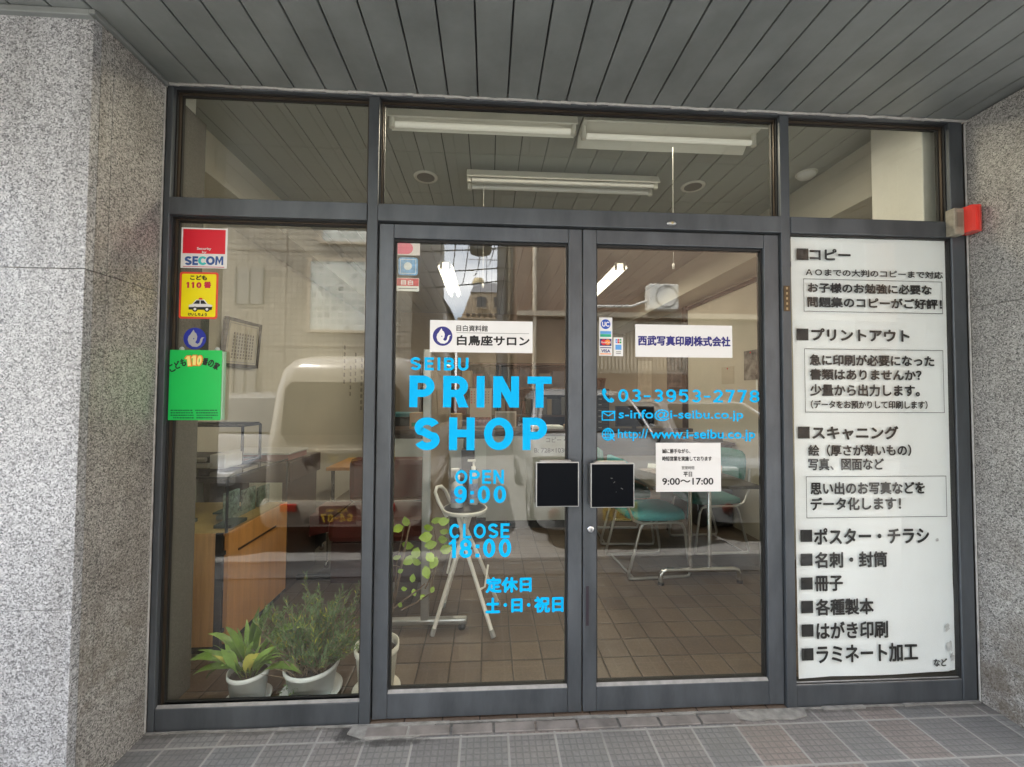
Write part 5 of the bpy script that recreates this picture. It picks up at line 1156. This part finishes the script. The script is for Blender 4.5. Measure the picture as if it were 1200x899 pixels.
# ================================================================== CEILING FITTINGS
def fixture(c, L_, along, lit, label, tubes=2, refl=.17, group=None, power=0):
    t = thing('ceiling_light', c, label, 'ceiling light', group); cx, cyy, cz = c
    ax = (lambda l, s_, h: (cx+l, cyy+s_, cz+h)) if along == 'X' else (lambda l, s_, h: (cx+s_, cyy+l, cz+h))
    q = MB(); P = [(-refl*.30, 0.0), (-refl*.5, -.055), (-refl*.5+.004, -.06), (-refl*.26, -.012), (refl*.26, -.012), (refl*.5-.004, -.06), (refl*.5, -.055), (refl*.30, 0.0)]
    vs = [ax(-L_/2, s_, h) for s_, h in P]+[ax(L_/2, s_, h) for s_, h in P]; n = len(P)
    q.add(vs, [(i, (i+1) % n, n+(i+1) % n, n+i) for i in range(n)]+[tuple(range(n)), tuple(range(n, 2*n))]); q.build('reflector', LAMPW, t)
    for k in range(tubes):
        s_ = 0 if tubes == 1 else (-.045+.09*k); tm = TUBEON if lit == 2 else TUBEDIM if lit == 1 else WHITEP
        q = MB(); q.tube([ax(-L_/2+.03, s_, -.062), ax(L_/2-.03, s_, -.062)], .0145, 12); tb = q.build('tube', tm, t)
        q = MB()
        for e in (-1, 1): q.tube([ax(e*(L_/2-.012), s_, -.012), ax(e*(L_/2-.012), s_, -.08)], .014, 8)
        q.build('lamp_holder', LAMPW, tb)
    if power:
        ld = bpy.data.lights.new('tube_glow', 'AREA'); ld.shape = 'RECTANGLE'; ld.size = .16; ld.size_y = L_; ld.energy = power; ld.color = (1, .88, .68)
        lo = bpy.data.objects.new('tube_glow', ld); COL.objects.link(lo); lo.parent = t; lo.location = (0, 0, -.085)
        if along == 'X': lo.rotation_euler = (0, 0, R(90))
    return t
c = PZ(659, 212, 2.69); fixture((c.x, c.y, 2.715), 1.22, 'X', 0, 'unlit twin-tube white ceiling light hanging above the doors')
t_ = fixture((PZ(567, 138, 2.74).x, .42, ZC-.002), .97, 'X', 1, 'slim single-tube ceiling light just behind the transom glass', 1, .12, 'front strip lights', 3.0)
t_ = fixture((PZ(789, 148, 2.74).x, .45, ZC-.002), .97, 'X', 1, 'wide-reflector strip light with a pull cord behind the transom glass', 1, .24, 'front strip lights', 1.8)
fixture((1.36, 3.1, 2.70), 1.25, 'Y', 2, 'lit twin-tube ceiling light over the meeting table', group='lit tube lights', power=2.9)
fixture((-.46, 3.2, 2.70), 1.25, 'Y', 2, 'lit twin-tube ceiling light in front of the shelves', group='lit tube lights', power=2.9)
fixture((3.6, 4.6, 2.70), 1.25, 'Y', 2, 'lit twin-tube ceiling light at the back desk', group='lit tube lights', power=2.9)
for px, py, lab in ((499, 208, 'round ceiling speaker above the door with the opening hours'), (812, 219, 'round ceiling speaker above the door with the phone number')):
    c = PZ(px, py, ZC-.004); t = thing('ceiling_speaker', (c.x, c.y, ZC), lab, 'speaker')
    q = MB(); q.lathe([(.058, -.006), (.075, -.008), (.080, -.001)], (c.x, c.y, ZC), 32); q.build('ring', LAMPW, t); q = MB(); q.lathe([(0, -.005), (.058, -.0055)], (c.x, c.y, ZC), 32); q.build('grille', mat('speaker_grille', (.24, .22, .20), .8, var=.3, scale=200), t)
for v in [o for o in bpy.data.objects if o.name.startswith('grille')]:
    for p_ in v.data.polygons: p_.flip()
c = PZ(945, 205, ZC-.01); t = thing('smoke_detector', (c.x, c.y, ZC), 'round white smoke detector on the ceiling above the service poster', 'smoke detector')
q = MB(); q.lathe([(.05, -.001), (.052, -.02), (.035, -.034), (0, -.036)], (c.x, c.y, ZC), 28); q.build('dome', WHITEP, t); q = MB(); q.lathe([(.062, -.0005), (.062, -.006), (.052, -.007)], (c.x, c.y, ZC), 28); q.build('base', LAMPW, t)
for px, y_, z1, lab in ((567, .86, 2.0, 'thin pull cord hanging from the twin-tube light'), (788.5, .46, 2.02, 'thin pull cord hanging from the wide-reflector strip light')):
    c = PY(px, 200, y_); t = thing('pull_cord', (c.x, y_, z1), lab, 'cord'); q = MB(); q.tube([(c.x, y_, z1), (c.x, y_, 2.66)], .0013, 6); q.build('cord', LGREY, t); q = MB(); q.lathe([(0, -.03), (.006, -.028), (.007, -.004), (.002, 0)], (c.x, y_, z1), 10); q.build('bob', WHITEP, t)
# ================================================================== THE STREET BEHIND THE PHOTOGRAPHER (seen in the glass)
GZ = -.146
def rrect(hw, y0, y1, r, z, n=5):
    """rounded rectangle ring, y0 = nose, y1 = tail, counter-clockwise"""
    P = []
    for cx, cy, a0 in ((hw-r, y1-r, 0), (-hw+r, y1-r, 90), (-hw+r, y0+r, 180), (hw-r, y0+r, 270)):
        for k in range(n+1): t = R(a0+90*k/n); P.append(Vector((cx+r*math.cos(t), cy+r*math.sin(t), z)))
    return P
def loft(q, rings, mi=0, cap=True, smooth=True):
    n = len(rings[0]); vs = [v for r_ in rings for v in r_]
    q.add(vs, [(j*n+i, j*n+(i+1) % n, (j+1)*n+(i+1) % n, (j+1)*n+i) for j in range(len(rings)-1) for i in range(n)], mi, smooth)
    if cap: q.add(rings[0], [tuple(range(n))[::-1]], mi); q.add(rings[-1], [tuple(range(n))], mi)
def wheel(parent, x, y, r=.27):
    s_ = 1 if x > 0 else -1
    q = MB(); q.lathe([(r*.62, -.08), (r*.93, -.085), (r, -.06), (r, .06), (r*.93, .085), (r*.62, .08), (r*.62, -.08)], (x, y, r), 28, axis='X'); wl = q.build('wheel', mat_c('tyre', (.012, .012, .012), .8), parent)
    q = MB(); q.lathe([(0, s_*.045), (r*.2, s_*.05), (r*.55, s_*.04), (r*.62, s_*.075)], (x, y, r), 20, axis='X'); q.build('rim', ALU, wl)
_mc = {}
def mat_c(n, *a, **k):
    if n not in _mc: _mc[n] = mat(n, *a, **k)
    return _mc[n]
PLATEK = mat('black_number_plate', (.012, .012, .012), .5); PLATEY = mat('yellow_number_plate', (.62, .44, .02), .5); PINK_Y = mat('plate_yellow_digits', (.85, .62, .05), .5)
def plate(parent, y, zc, face, digits, mp, md, top):
    """face +1: looks towards +y"""
    q = MB(); q.cbox(-.165, .165, y-.004, y+.004, zc-.083, zc+.083, .003); pl = q.build('number_plate', mp, parent)
    q = MB()
    for body, x0, x1, z0, z1, st in ((digits, -.135, .145, zc-.062, zc+.012, True), (top, -.09, .10, zc+.028, zc+.062, False)):
        tq = MB(); vs = []
        if st:
            gl = [glyph(c, .2) for c in body]; tot = sum(g[0] for g in gl)+.14*(len(gl)-1); sx = (x1-x0)/tot; x_ = 0
            for w_, sp, pg in gl:
                for k, (pl_, cl) in enumerate(sp):
                    for qd in stroke_polys(pl_, cl, .2): tq.add([(x0+(x_+p_[0])*sx, 0, z0+p_[1]*(z1-z0)) for p_ in qd], [(0, 1, 2, 3)])
                for qd in pg: tq.poly([(x0+(x_+p_[0])*sx, .0002, z0+p_[1]*(z1-z0)) for p_ in qd])
                x_ += w_+.14
        else: text_into(tq, body, Vector((x0, 0, z1)), Vector((x1, 0, z0)), .001)
        q.add([(-v.x*1 if face > 0 else v.x, y+face*.0055+face*v.y*-1, v.z) for v in tq.v], [f[::-1] if False else f for f in tq.f])
    q.build('plate_digits', md, pl)
def mirror_part(parent, m, hw, y, z):
    for s_ in (-1, 1):
        q = MB(); q.cbox(s_*(hw+.10)-.07, s_*(hw+.10)+.07, y-.03, y+.04, z-.06, z+.07, .02); q.tube([(s_*hw*.97, y+.03, z-.04), (s_*(hw+.05), y+.02, z-.02)], .014, 8); q.build('wing_mirror', m, parent)
def kei_van(loc, label, paint, digits):
    """small box van, tail towards +y"""
    t = thing('parked_van', (0, 0, 0), label, 'van'); hw = .735; y1 = 0.0; y0 = -3.35
    q = MB(); rings = []
    for z_, k, a, b, r_ in ((.24, .93, y0+.10, y1-.05, .12), (.32, .985, y0+.02, y1-.015, .15), (.62, 1.0, y0, y1, .17), (.98, .995, y0+.05, y1-.01, .18), (1.06, .985, y0+.14, y1-.015, .19), (1.50, .935, y0+.58, y1-.06, .20), (1.68, .895, y0+.78, y1-.10, .22), (1.78, .83, y0+.92, y1-.17, .24), (1.83, .72, y0+1.05, y1-.28, .26), (1.85, .5, y0+1.3, y1-.5, .26)): rings.append(rrect(hw*k, a, b, r_, z_))
    loft(q, rings); q.build('body', paint, t)
    q = MB()   # tailgate glass follows the slope of the tail
    P = [(-.54, .003, 1.075), (.54, .003, 1.075), (.52, -.030, 1.50), (.47, -.046, 1.565), (-.47, -.046, 1.565), (-.52, -.030, 1.50)]
    q.prism([(x_, y_+.004, z_) for x_, y_, z_ in P][::-1], (0, -.03, 0)); q.build('rear_window', CARGL, t)
    for s_ in (-1, 1):
        q = MB(); 
        for ya, yb in ((-1.25, -.22), (-2.25, -1.36)): q.prism([(s_*.728, ya, 1.08), (s_*.728, yb, 1.08), (s_*.690, yb-.03, 1.52), (s_*.690, ya+.04, 1.52)], (s_*.012, 0, 0))
        q.build('side_window', CARGL, t)
        q = MB(); q.cbox(s_*.44-.075, s_*.44+.075, .022, .048, .385, .455, .01); q.build('tail_lamp', mat_c('tail_red', (.55, .02, .015), .2), t)
    q = MB(); q.prism([(-.66, y0+.155, 1.08), (.66, y0+.155, 1.08), (.60, y0+.56, 1.50), (-.60, y0+.56, 1.50)], (0, -.01, .02)); q.build('windscreen', CARGL, t)
    q = MB(); loft(q, [rrect(.70, y0-.01, .01, .10, .24), rrect(.735, y0-.04, .03, .12, .28), rrect(.74, y0-.045, .04, .12, .44), rrect(.72, y0-.02, .02, .12, .475)]); q.build('bumper', paint, t)
    q = MB(); q.cbox(-.26, .26, -.004, .012, .90, .945, .008); q.build('tailgate_handle', paint, t)
    plate(t, .047, .355, 1, digits, PLATEK, PINK_Y, '足立 480')
    q = MB()
    for k in range(4): 
        tq = MB(); text_into(tq, '配送車便'[k], Vector((0, 0, .93)), Vector((.105, 0, .82)), .002); x0 = .50-k*.17
        q.add([(x0-v.x, .0055+v.y*-1, v.z) for v in tq.v], tq.f)
    q.build('door_lettering', mat_c('van_gold', (.55, .38, .06), .4), t)
    q = MB()
    for xa, xb, za, zb in ((-.34, -.33, .815, .90), (-.26, -.25, .815, .90), (-.335, -.255, .85, .865)): q.box(-xb if False else xa, xb, -.002, .007, za, zb)
    q.build('badge', CHROME, t)
    for x_ in (-.66, .66):
        for y_ in (-.62, -2.72): wheel(t, x_, y_)
    mirror_part(t, BLK, .70, -2.55, 1.10)
    t.location = loc; return t
def hatch(loc, label, paint, digits, mp, md, roof=1.5, hw=.80, group=None, top='練馬 580'):
    """small hatchback, nose towards +y"""
    t = thing('parked_car', (0, 0, 0), label, 'car', group); y1 = 0.0; y0 = -3.7; zb = .95; s0 = roof/1.5
    q = MB(); rings = []
    for z_, k, a, b, r_ in ((.20, .90, y0+.12, y1-.10, .2), (.27, .98, y0+.03, y1-.03, .28), (.55, 1.0, y0, y1, .32), (.72, .99, y0+.03, y1-.05, .34), (.82, .975, y0+.06, y1-.22, .36), (.90, .95, y0+.10, y1-.62, .30), (.955, .93, y0+.14, y1-.88, .28)): rings.append(rrect(hw*k, a, b, r_, z_))
    for z_, k, a, b, r_ in ((1.0, .91, y0+.16, y1-.98, .26), (1.25, .82, y0+.28, y1-1.36, .26), (1.40, .765, y0+.38, y1-1.62, .28), (1.47, .69, y0+.5, y1-1.86, .28), (1.5, .5, y0+.75, y1-2.15, .28)): rings.append(rrect(hw*k, a, b, r_, .955+(z_-.955)*(roof-.955)/.545))
    loft(q, rings); q.build('body', paint, t); Z = lambda z_: .955+(z_-.955)*(roof-.955)/.545
    q = MB(); q.prism([(-.62*hw/.8, y1-1.01, Z(1.01)), (.62*hw/.8, y1-1.01, Z(1.01)), (.52*hw/.8, y1-1.57, Z(1.40)), (-.52*hw/.8, y1-1.57, Z(1.40))][::-1], (0, .03, .012)); q.build('windscreen', CARGL, t)
    for s_ in (-1, 1):
        q = MB(); q.prism([(s_*hw*.905, -1.35, Z(1.01)), (s_*hw*.905, -2.9, Z(1.01)), (s_*hw*.80, -2.75, Z(1.36)), (s_*hw*.80, -1.75, Z(1.36))], (s_*.012, 0, 0)); q.build('side_window', CARGL, t)
        q = MB(); q.cbox(s_*(hw-.20)-.13, s_*(hw-.20)+.13, -.10, .004, .62, .74, .03); q.build('headlight', mat_c('headlamp', (.75, .77, .78), .12), t)
        q = MB(); q.tube([(s_*hw*.90, -.96, Z(1.0)), (s_*hw*.83, -1.3, Z(1.24)), (s_*hw*.77, -1.62, Z(1.42)), (s_*hw*.72, -2.2, Z(1.465))], .018, 6); q.build('pillar_trim', mat_c('bright_trim', (.8, .8, .8), .15, .7), t)
    q = MB(); q.cbox(-.34, .34, -.03, .006, .58, .66, .012); q.build('grille', BLK, t)
    q = MB(); loft(q, [rrect(hw*.93, -.5, .0, .2, .19), rrect(hw*.99, -.5, .03, .28, .25), rrect(hw*1.0, -.5, .045, .30, .46), rrect(hw*.985, -.5, .02, .3, .52)]); q.build('bumper', paint, t)
    q = MB(); q.lathe([(0, .052), (.05, .05), (.06, .03)], (-(hw-.18), .0, .34), 16, axis='Y')
    for v in q.v: v.y = -v.y
    q.build('fog_lamp', mat_c('fog_red', (.12, .03, .02), .2), t)
    plate(t, .052, .37, 1, digits, mp, md, top)
    for x_ in (-hw+.09, hw-.09):
        for y_ in (-.72, -3.0): wheel(t, x_, y_, .29)
    mirror_part(t, paint, hw*.88, -1.25, Z(1.02))
    t.location = loc; return t
PW = mat('cream_car_paint', (.47, .435, .365), .25, coat=.6); PS = mat('silver_car_paint', (.45, .46, .47), .25, .5, coat=.6); PWH = mat('white_car_paint', (.36, .37, .37), .22, coat=.6); PG = mat('grey_car_paint', (.30, .31, .32), .22, .4, coat=.6)
kei_van((-1.36, -2.12, GZ), 'cream delivery van parked tail to the shop, reflected in the pane with the stickers', PW, '94-87')
hatch((-3.02, -2.05, GZ), 'silver car parked beside the cream van, reflected behind the green card', PS, '25-61', mat('white_number_plate', (.75, .75, .73), .5), mat('plate_green_digits', (.02, .16, .08), .5), 1.48)
hatch((1.24, -2.1, GZ), 'white hatchback with yellow plate, reflected between the two doors', PWH, '16-33', PLATEY, INK, 1.56)
hatch((3.0, -2.25, GZ), 'grey low car parked beside the white hatchback, reflected in the door with the phone number', PG, '40-72', bpy.data.materials['white_number_plate'], bpy.data.materials['plate_green_digits'], 1.42)

# ---- buildings across the car park
TILEW = grid_wall_mat('square_tile_cladding', (.36, .315, .24), (.2, .17, .125), .12, .12, .011)
BRICK = grid_wall_mat('brown_brick', (.24, .15, .10), (.19, .14, .10), .23, .075, .010)
BEIGE = mat('beige_render', (.52, .44, .33), .85, var=.08, scale=1)
GBLOCK = grid_wall_mat('glass_block', (.55, .58, .50), (.74, .72, .64), .15, .15, .02, var=.25, rough=.25)
WINGL = mat('far_window_glass', (.06, .065, .07), .08)
b = thing('tiled_building', (-5.5, -8.5, GZ), 'beige square-tiled building with glass-block windows, reflected in the pane with the stickers', 'building')
q = MB(); q.box(-11, -1.75, -14, -7.6, GZ, 9.0); q.build('wall', TILEW, b)
for x0, x1, z0, z1 in ((-4.0, -2.75, 2.75, 4.3), (-3.75, -2.6, 4.75, 6.2)):
    q = MB(); q.box(x0, x1, -7.599, -7.57, z0, z1); f_ = q.build('glass_block_window', GBLOCK, b)
    q = MB(); q.box(x0-.06, x0, -7.6, -7.55, z0-.06, z1+.06); q.box(x1, x1+.06, -7.6, -7.55, z0-.06, z1+.06); q.box(x0, x1, -7.6, -7.55, z0-.06, z0); q.box(x0, x1, -7.6, -7.55, z1, z1+.06); q.build('window_frame', BEIGE, f_)
for x0, x1, z0, z1 in ((-5.6, -5.05, 3.3, 4.1), (-5.6, -5.15, 1.3, 2.6)):
    q = MB(); q.box(x0, x1, -7.599, -7.58, z0, z1); f_ = q.build('window', mat_c('grey_shutter', (.28, .26, .22), .5), b)
    q = MB(); q.box(x0-.04, x0, -7.6, -7.56, z0, z1); q.box(x1, x1+.04, -7.6, -7.56, z0, z1); q.box((x0+x1)/2-.015, (x0+x1)/2+.015, -7.58, -7.565, z0, z1); q.build('window_frame', mat_c('grey_shutter_frame', (.2, .19, .16), .6), f_)
q = MB()
for z_ in (2.35, 4.5, 6.5): q.box(-11, -1.76, -7.6, -7.592, z_, z_+.02)
for x_ in (-6.6, -4.55): q.box(x_, x_+.02, -7.6, -7.5925, GZ, 9)
q.build('expansion_joint', mat_c('joint_dark', (.22, .18, .14), .8), b)
q = MB(); q.box(-11.1, -1.65, -14.1, -7.5, 9.0, 9.25); q.build('parapet', BEIGE, b)
# brown brick building with outdoor unit and corrugated shutters
b = thing('brick_building', (5, -8.0, GZ), 'brown brick building with pale shutters, reflected in the door with the phone number', 'building')
q = MB(); q.box(.62, 14, -13, -7.3, GZ, 10); q.build('wall', BRICK, b)
q = MB(); q.box(.61, 14, -7.29, -7.14, 3.06, 3.17); q.build('ledge', BEIGE, b)
q = MB()
for k in range(30): x_ = 1.9+k*.085; q.box(x_, x_+.05, -7.288, -7.25, 1.9, 2.95)
q.box(1.85, 4.5, -7.298, -7.2881, 1.82, 3.0); q.build('corrugated_shutter', mat_c('shutter_cream', (.52, .46, .36), .6), b)
for x0 in (7.6,):
    q = MB(); q.box(x0, x0+1.1, -7.298, -7.27, 3.3, 4.9); f_ = q.build('window', WINGL, b); q = MB(); q.box(x0-.05, x0, -7.3, -7.25, 3.25, 4.95); q.box(x0+1.1, x0+1.15, -7.3, -7.25, 3.25, 4.95); q.box(x0+.53, x0+.57, -7.27, -7.25, 3.3, 4.9); q.box(x0, x0+1.1, -7.3, -7.25, 3.25, 3.3); q.build('window_frame', ALU, f_)
q = MB(); q.tube([(1.0, -7.24, GZ), (1.0, -7.24, 9.8)], .05, 10); q.build('downpipe', mat_c('pipe_cream', (.6, .52, .4), .5), b)
t = thing('outdoor_unit', (3.78, -7.1, 3.19), 'white air-conditioner outdoor unit on the brick wall, reflected above the company-name sign', 'air conditioner')
q = MB(); q.cbox(3.46, 4.10, -7.138, -6.86, 3.19, 3.75, .02); q.build('casing', LAMPW, t)
q = MB(); q.lathe([(.24, 0), (.25, .008), (.22, .012), (.21, -.03), (.05, -.03), (.0, -.005)], (3.83, -6.862, 3.48), 28, axis='Y')
for v in q.v: v.y = -6.862+(-6.862-v.y)
q.build('fan_guard', mat_c('guard_grey', (.30, .30, .29), .5), t)
q = MB(); q.tube([(3.46, -7.0, 3.4), (3.3, -7.05, 3.35), (3.15, -7.12, 3.3), (1.9, -7.12, 3.28)], .03, 8); q.build('coolant_pipe', LAMPW, t)
# pale modern building 
b = thing('pale_building', (13, -6, GZ), 'pale plaster building at the end of the street, reflected over the poster', 'building')
q = MB(); q.box(8.2, 20, -7.0, 3, GZ, 7.0) if False else q.box(10.5, 20, -7.0, -1.5, GZ, 8.0); q.build('wall', mat_c('pale_plaster', (.68, .66, .62), .8), b)
for z_ in (1.0, 3.6): q = MB(); q.box(10.47, 10.499, -5.2, -3.2, z_, z_+1.4); f_ = q.build('window', WINGL, b); q = MB(); q.box(10.44, 10.4695, -5.25, -5.2, z_, z_+1.4); q.box(10.44, 10.4695, -3.2, -3.15, z_, z_+1.4); q.build('window_frame', ALU, f_)
# houses down the side lane
b = thing('gabled_house', (-3.4, -24, GZ), 'white gabled house down the lane, reflected at the top of the opening-hours door', 'house')
q = MB(); q.box(-5.2, -2.45, -28, -22, GZ, 6.4); q.prism([(-5.2, -22, 6.401), (-2.45, -22, 6.401), (-3.2, -22, 7.5)], (0, -6, 0)); q.build('wall', mat_c('house_white', (.62, .61, .58), .8), b)
q = MB(); q.prism([(-5.5, -21.7, 6.25), (-3.2, -21.7, 7.75), (-2.2, -21.7, 6.25), (-2.2, -21.7, 6.1), (-3.2, -21.7, 7.55), (-5.5, -21.7, 6.1)], (0, -6.6, 0)); q.build('roof', mat_c('slate_roof', (.12, .12, .125), .7), b)
for z_ in (3.0, 5.0): q = MB(); q.box(-4.3, -3.5, -21.999, -21.95, z_, z_+1.3); q.build('window', WINGL, b)
b = thing('stepped_apartments', (.4, -26, GZ), 'tan apartment building with sloping upper floors, reflected beside the pole', 'building')
q = MB(); q.prism([(-2.0, -24, GZ), (5.5, -24, GZ), (5.5, -24, 7.8), (-1.15, -24, 7.8), (-1.75, -24, 6.2), (-2.0, -24, 6.2)], (0, -8, 0)); q.build('wall', mat_c('tan_render', (.58, .47, .33), .85, var=.08, scale=.6), b)
q = MB(); q.prism([(-1.2, -23.9, 7.801), (5.5, -23.9, 7.801), (5.5, -25, 8.7), (-.95, -25, 8.7)], (0, -7, 0)); q.build('roof', mat_c('grey_roof', (.2, .2, .21), .6), b)
for x0 in (-.8, .3, 1.5): q = MB(); q.box(x0, x0+.6, -23.999, -23.93, 6.85, 7.5); f_ = q.build('window', WINGL, b); q = MB(); q.box(x0-.1, x0+.7, -23.93, -23.85, 6.75, 6.83); q.build('sill', BEIGE, f_)
q = MB()
for k in range(9): q.lathe([(0, .02), (.12, .015), (.14, 0)], (-1.35+k*.36, -23.97, 6.35), 12, axis='Y')
for v in q.v: v.y = -23.97-(v.y+23.97)
q.build('round_vent', mat_c('vent_dark', (.08, .07, .06), .7), b)
q = MB(); q.box(-1.98, 5.5, -23.998, -23.7, 5.3, 5.4); q.box(-1.7, 5.5, -23.998, -23.6, 6.02, 6.1); q.build('cornice', BEIGE, b)
q = MB(); q.lathe([(0, .5), (.3, .42), (.42, .15), (.42, 0)], (-.75, -25.5, 8.7), 16); q.build('roof_tank', mat_c('tank_tan', (.55, .45, .25), .6), b)
t = thing('aerial', (-.6, -25.2, 8.7), 'television aerial on the apartment roof, reflected in the opening-hours door', 'aerial')
q = MB(); q.tube([(-.2, -25.2, 8.65), (-.2, -25.2, 12.0)], .05, 6)
for z_, l_ in ((11.8, .5), (11.0, .9), (10.3, 1.2)): q.tube([(-.2-l_, -25.2, z_), (-.2+l_, -25.2, z_)], .035, 6)
q.build('mast', ALU, t)
b = thing('balcony_house', (-2.6, -15, GZ), 'beige house with stepped balconies on the lane, reflected at the edge of the opening-hours door', 'house')
q = MB(); q.box(-8, -2.7, -20.5, -14.3, GZ, 5.3); q.build('wall', BEIGE, b)
for k in range(4): q = MB(); y_ = -14.6-k*1.4; q.box(-2.699, -2.3, y_-1.1, y_, 2.7-.1*k, 3.6-.1*k); q.build('balcony', mat_c('balcony_cream', (.58, .5, .38), .8), b); q = MB(); q.box(-2.699, -2.68, y_-.9, y_-.2, 3.8, 4.9); q.build('window', WINGL, b)
# utility pole, transformer and wires
t = thing('utility_pole', (.34, -8.4, GZ), 'grey concrete utility pole with a transformer, reflected in the opening-hours door', 'utility pole')
q = MB(); q.tube([(.36, -9.4, GZ), (.36, -9.4, 11.5)], .17, 16, r1=.12); q.build('pole', CONC, t)
q = MB(); q.lathe([(0, 0), (.28, 0), (.3, .05), (.3, .75), (.25, .82), (0, .84)], (-.25, -9.4, 5.2), 20); q.box(-.3, .36, -9.43, -9.37, 5.6, 5.7); q.build('transformer', mat_c('transformer_grey', (.14, .14, .14), .5), t)
for z_ in (6.6, 7.3): q = MB(); q.box(-.9, 1.3, -9.28, -9.2, z_, z_+.08); q.build('cross_arm', CONC, t)
q = MB(); q.tube([(.55, -9.3, GZ), (.55, -9.3, 7.0)], .05, 8); q.build('cable_guard', mat_c('guard_cream', (.6, .5, .36), .5), t)
rr = random.Random(12)
def wire(P0, P1, sag, r_=.014, n=14):
    P0, P1 = Vector(P0), Vector(P1); return [P0.lerp(P1, k/n)-Vector((0, 0, sag*4*(k/n)*(1-k/n))) for k in range(n+1)]
for k, (a_, c_, s_, z2) in enumerate(((-12, 13, .5, 5.0), (-12, 13, .45, 5.4), (-12, 13, .6, 4.1), (-12, 13, .5, 4.45), (-12, 13, .55, 5.9))):
    q = MB(); q.tube(wire((a_, -7.0, z2+.25), (.36, -9.2, z2+.3), s_), .018, 5); q.tube(wire((.36, -9.2, z2+.3), (c_, -6.8, z2-.1), s_), .018, 5)
    tag(q.build('overhead_wire', BLK), ('upper middle', 'second highest', 'lowest', 'second lowest', 'highest')[k]+' of the black wires strung along the street, reflected in the glass', 'wire', 'overhead street wires')
for k in range(7):
    x_ = -2.0+k*.5; q = MB(); q.tube(wire((x_*.8, -9.2, 6.7+.1*k), (x_*1.6-1.0, -24, 6.5+.6*k), .8), .02, 5); tag(q.build('overhead_wire', BLK), ('lowest', 'second lowest', 'third lowest', 'middle', 'third highest', 'second highest', 'highest')[k]+' of the black wires running up the lane, reflected under the sky', 'wire', 'overhead lane wires')
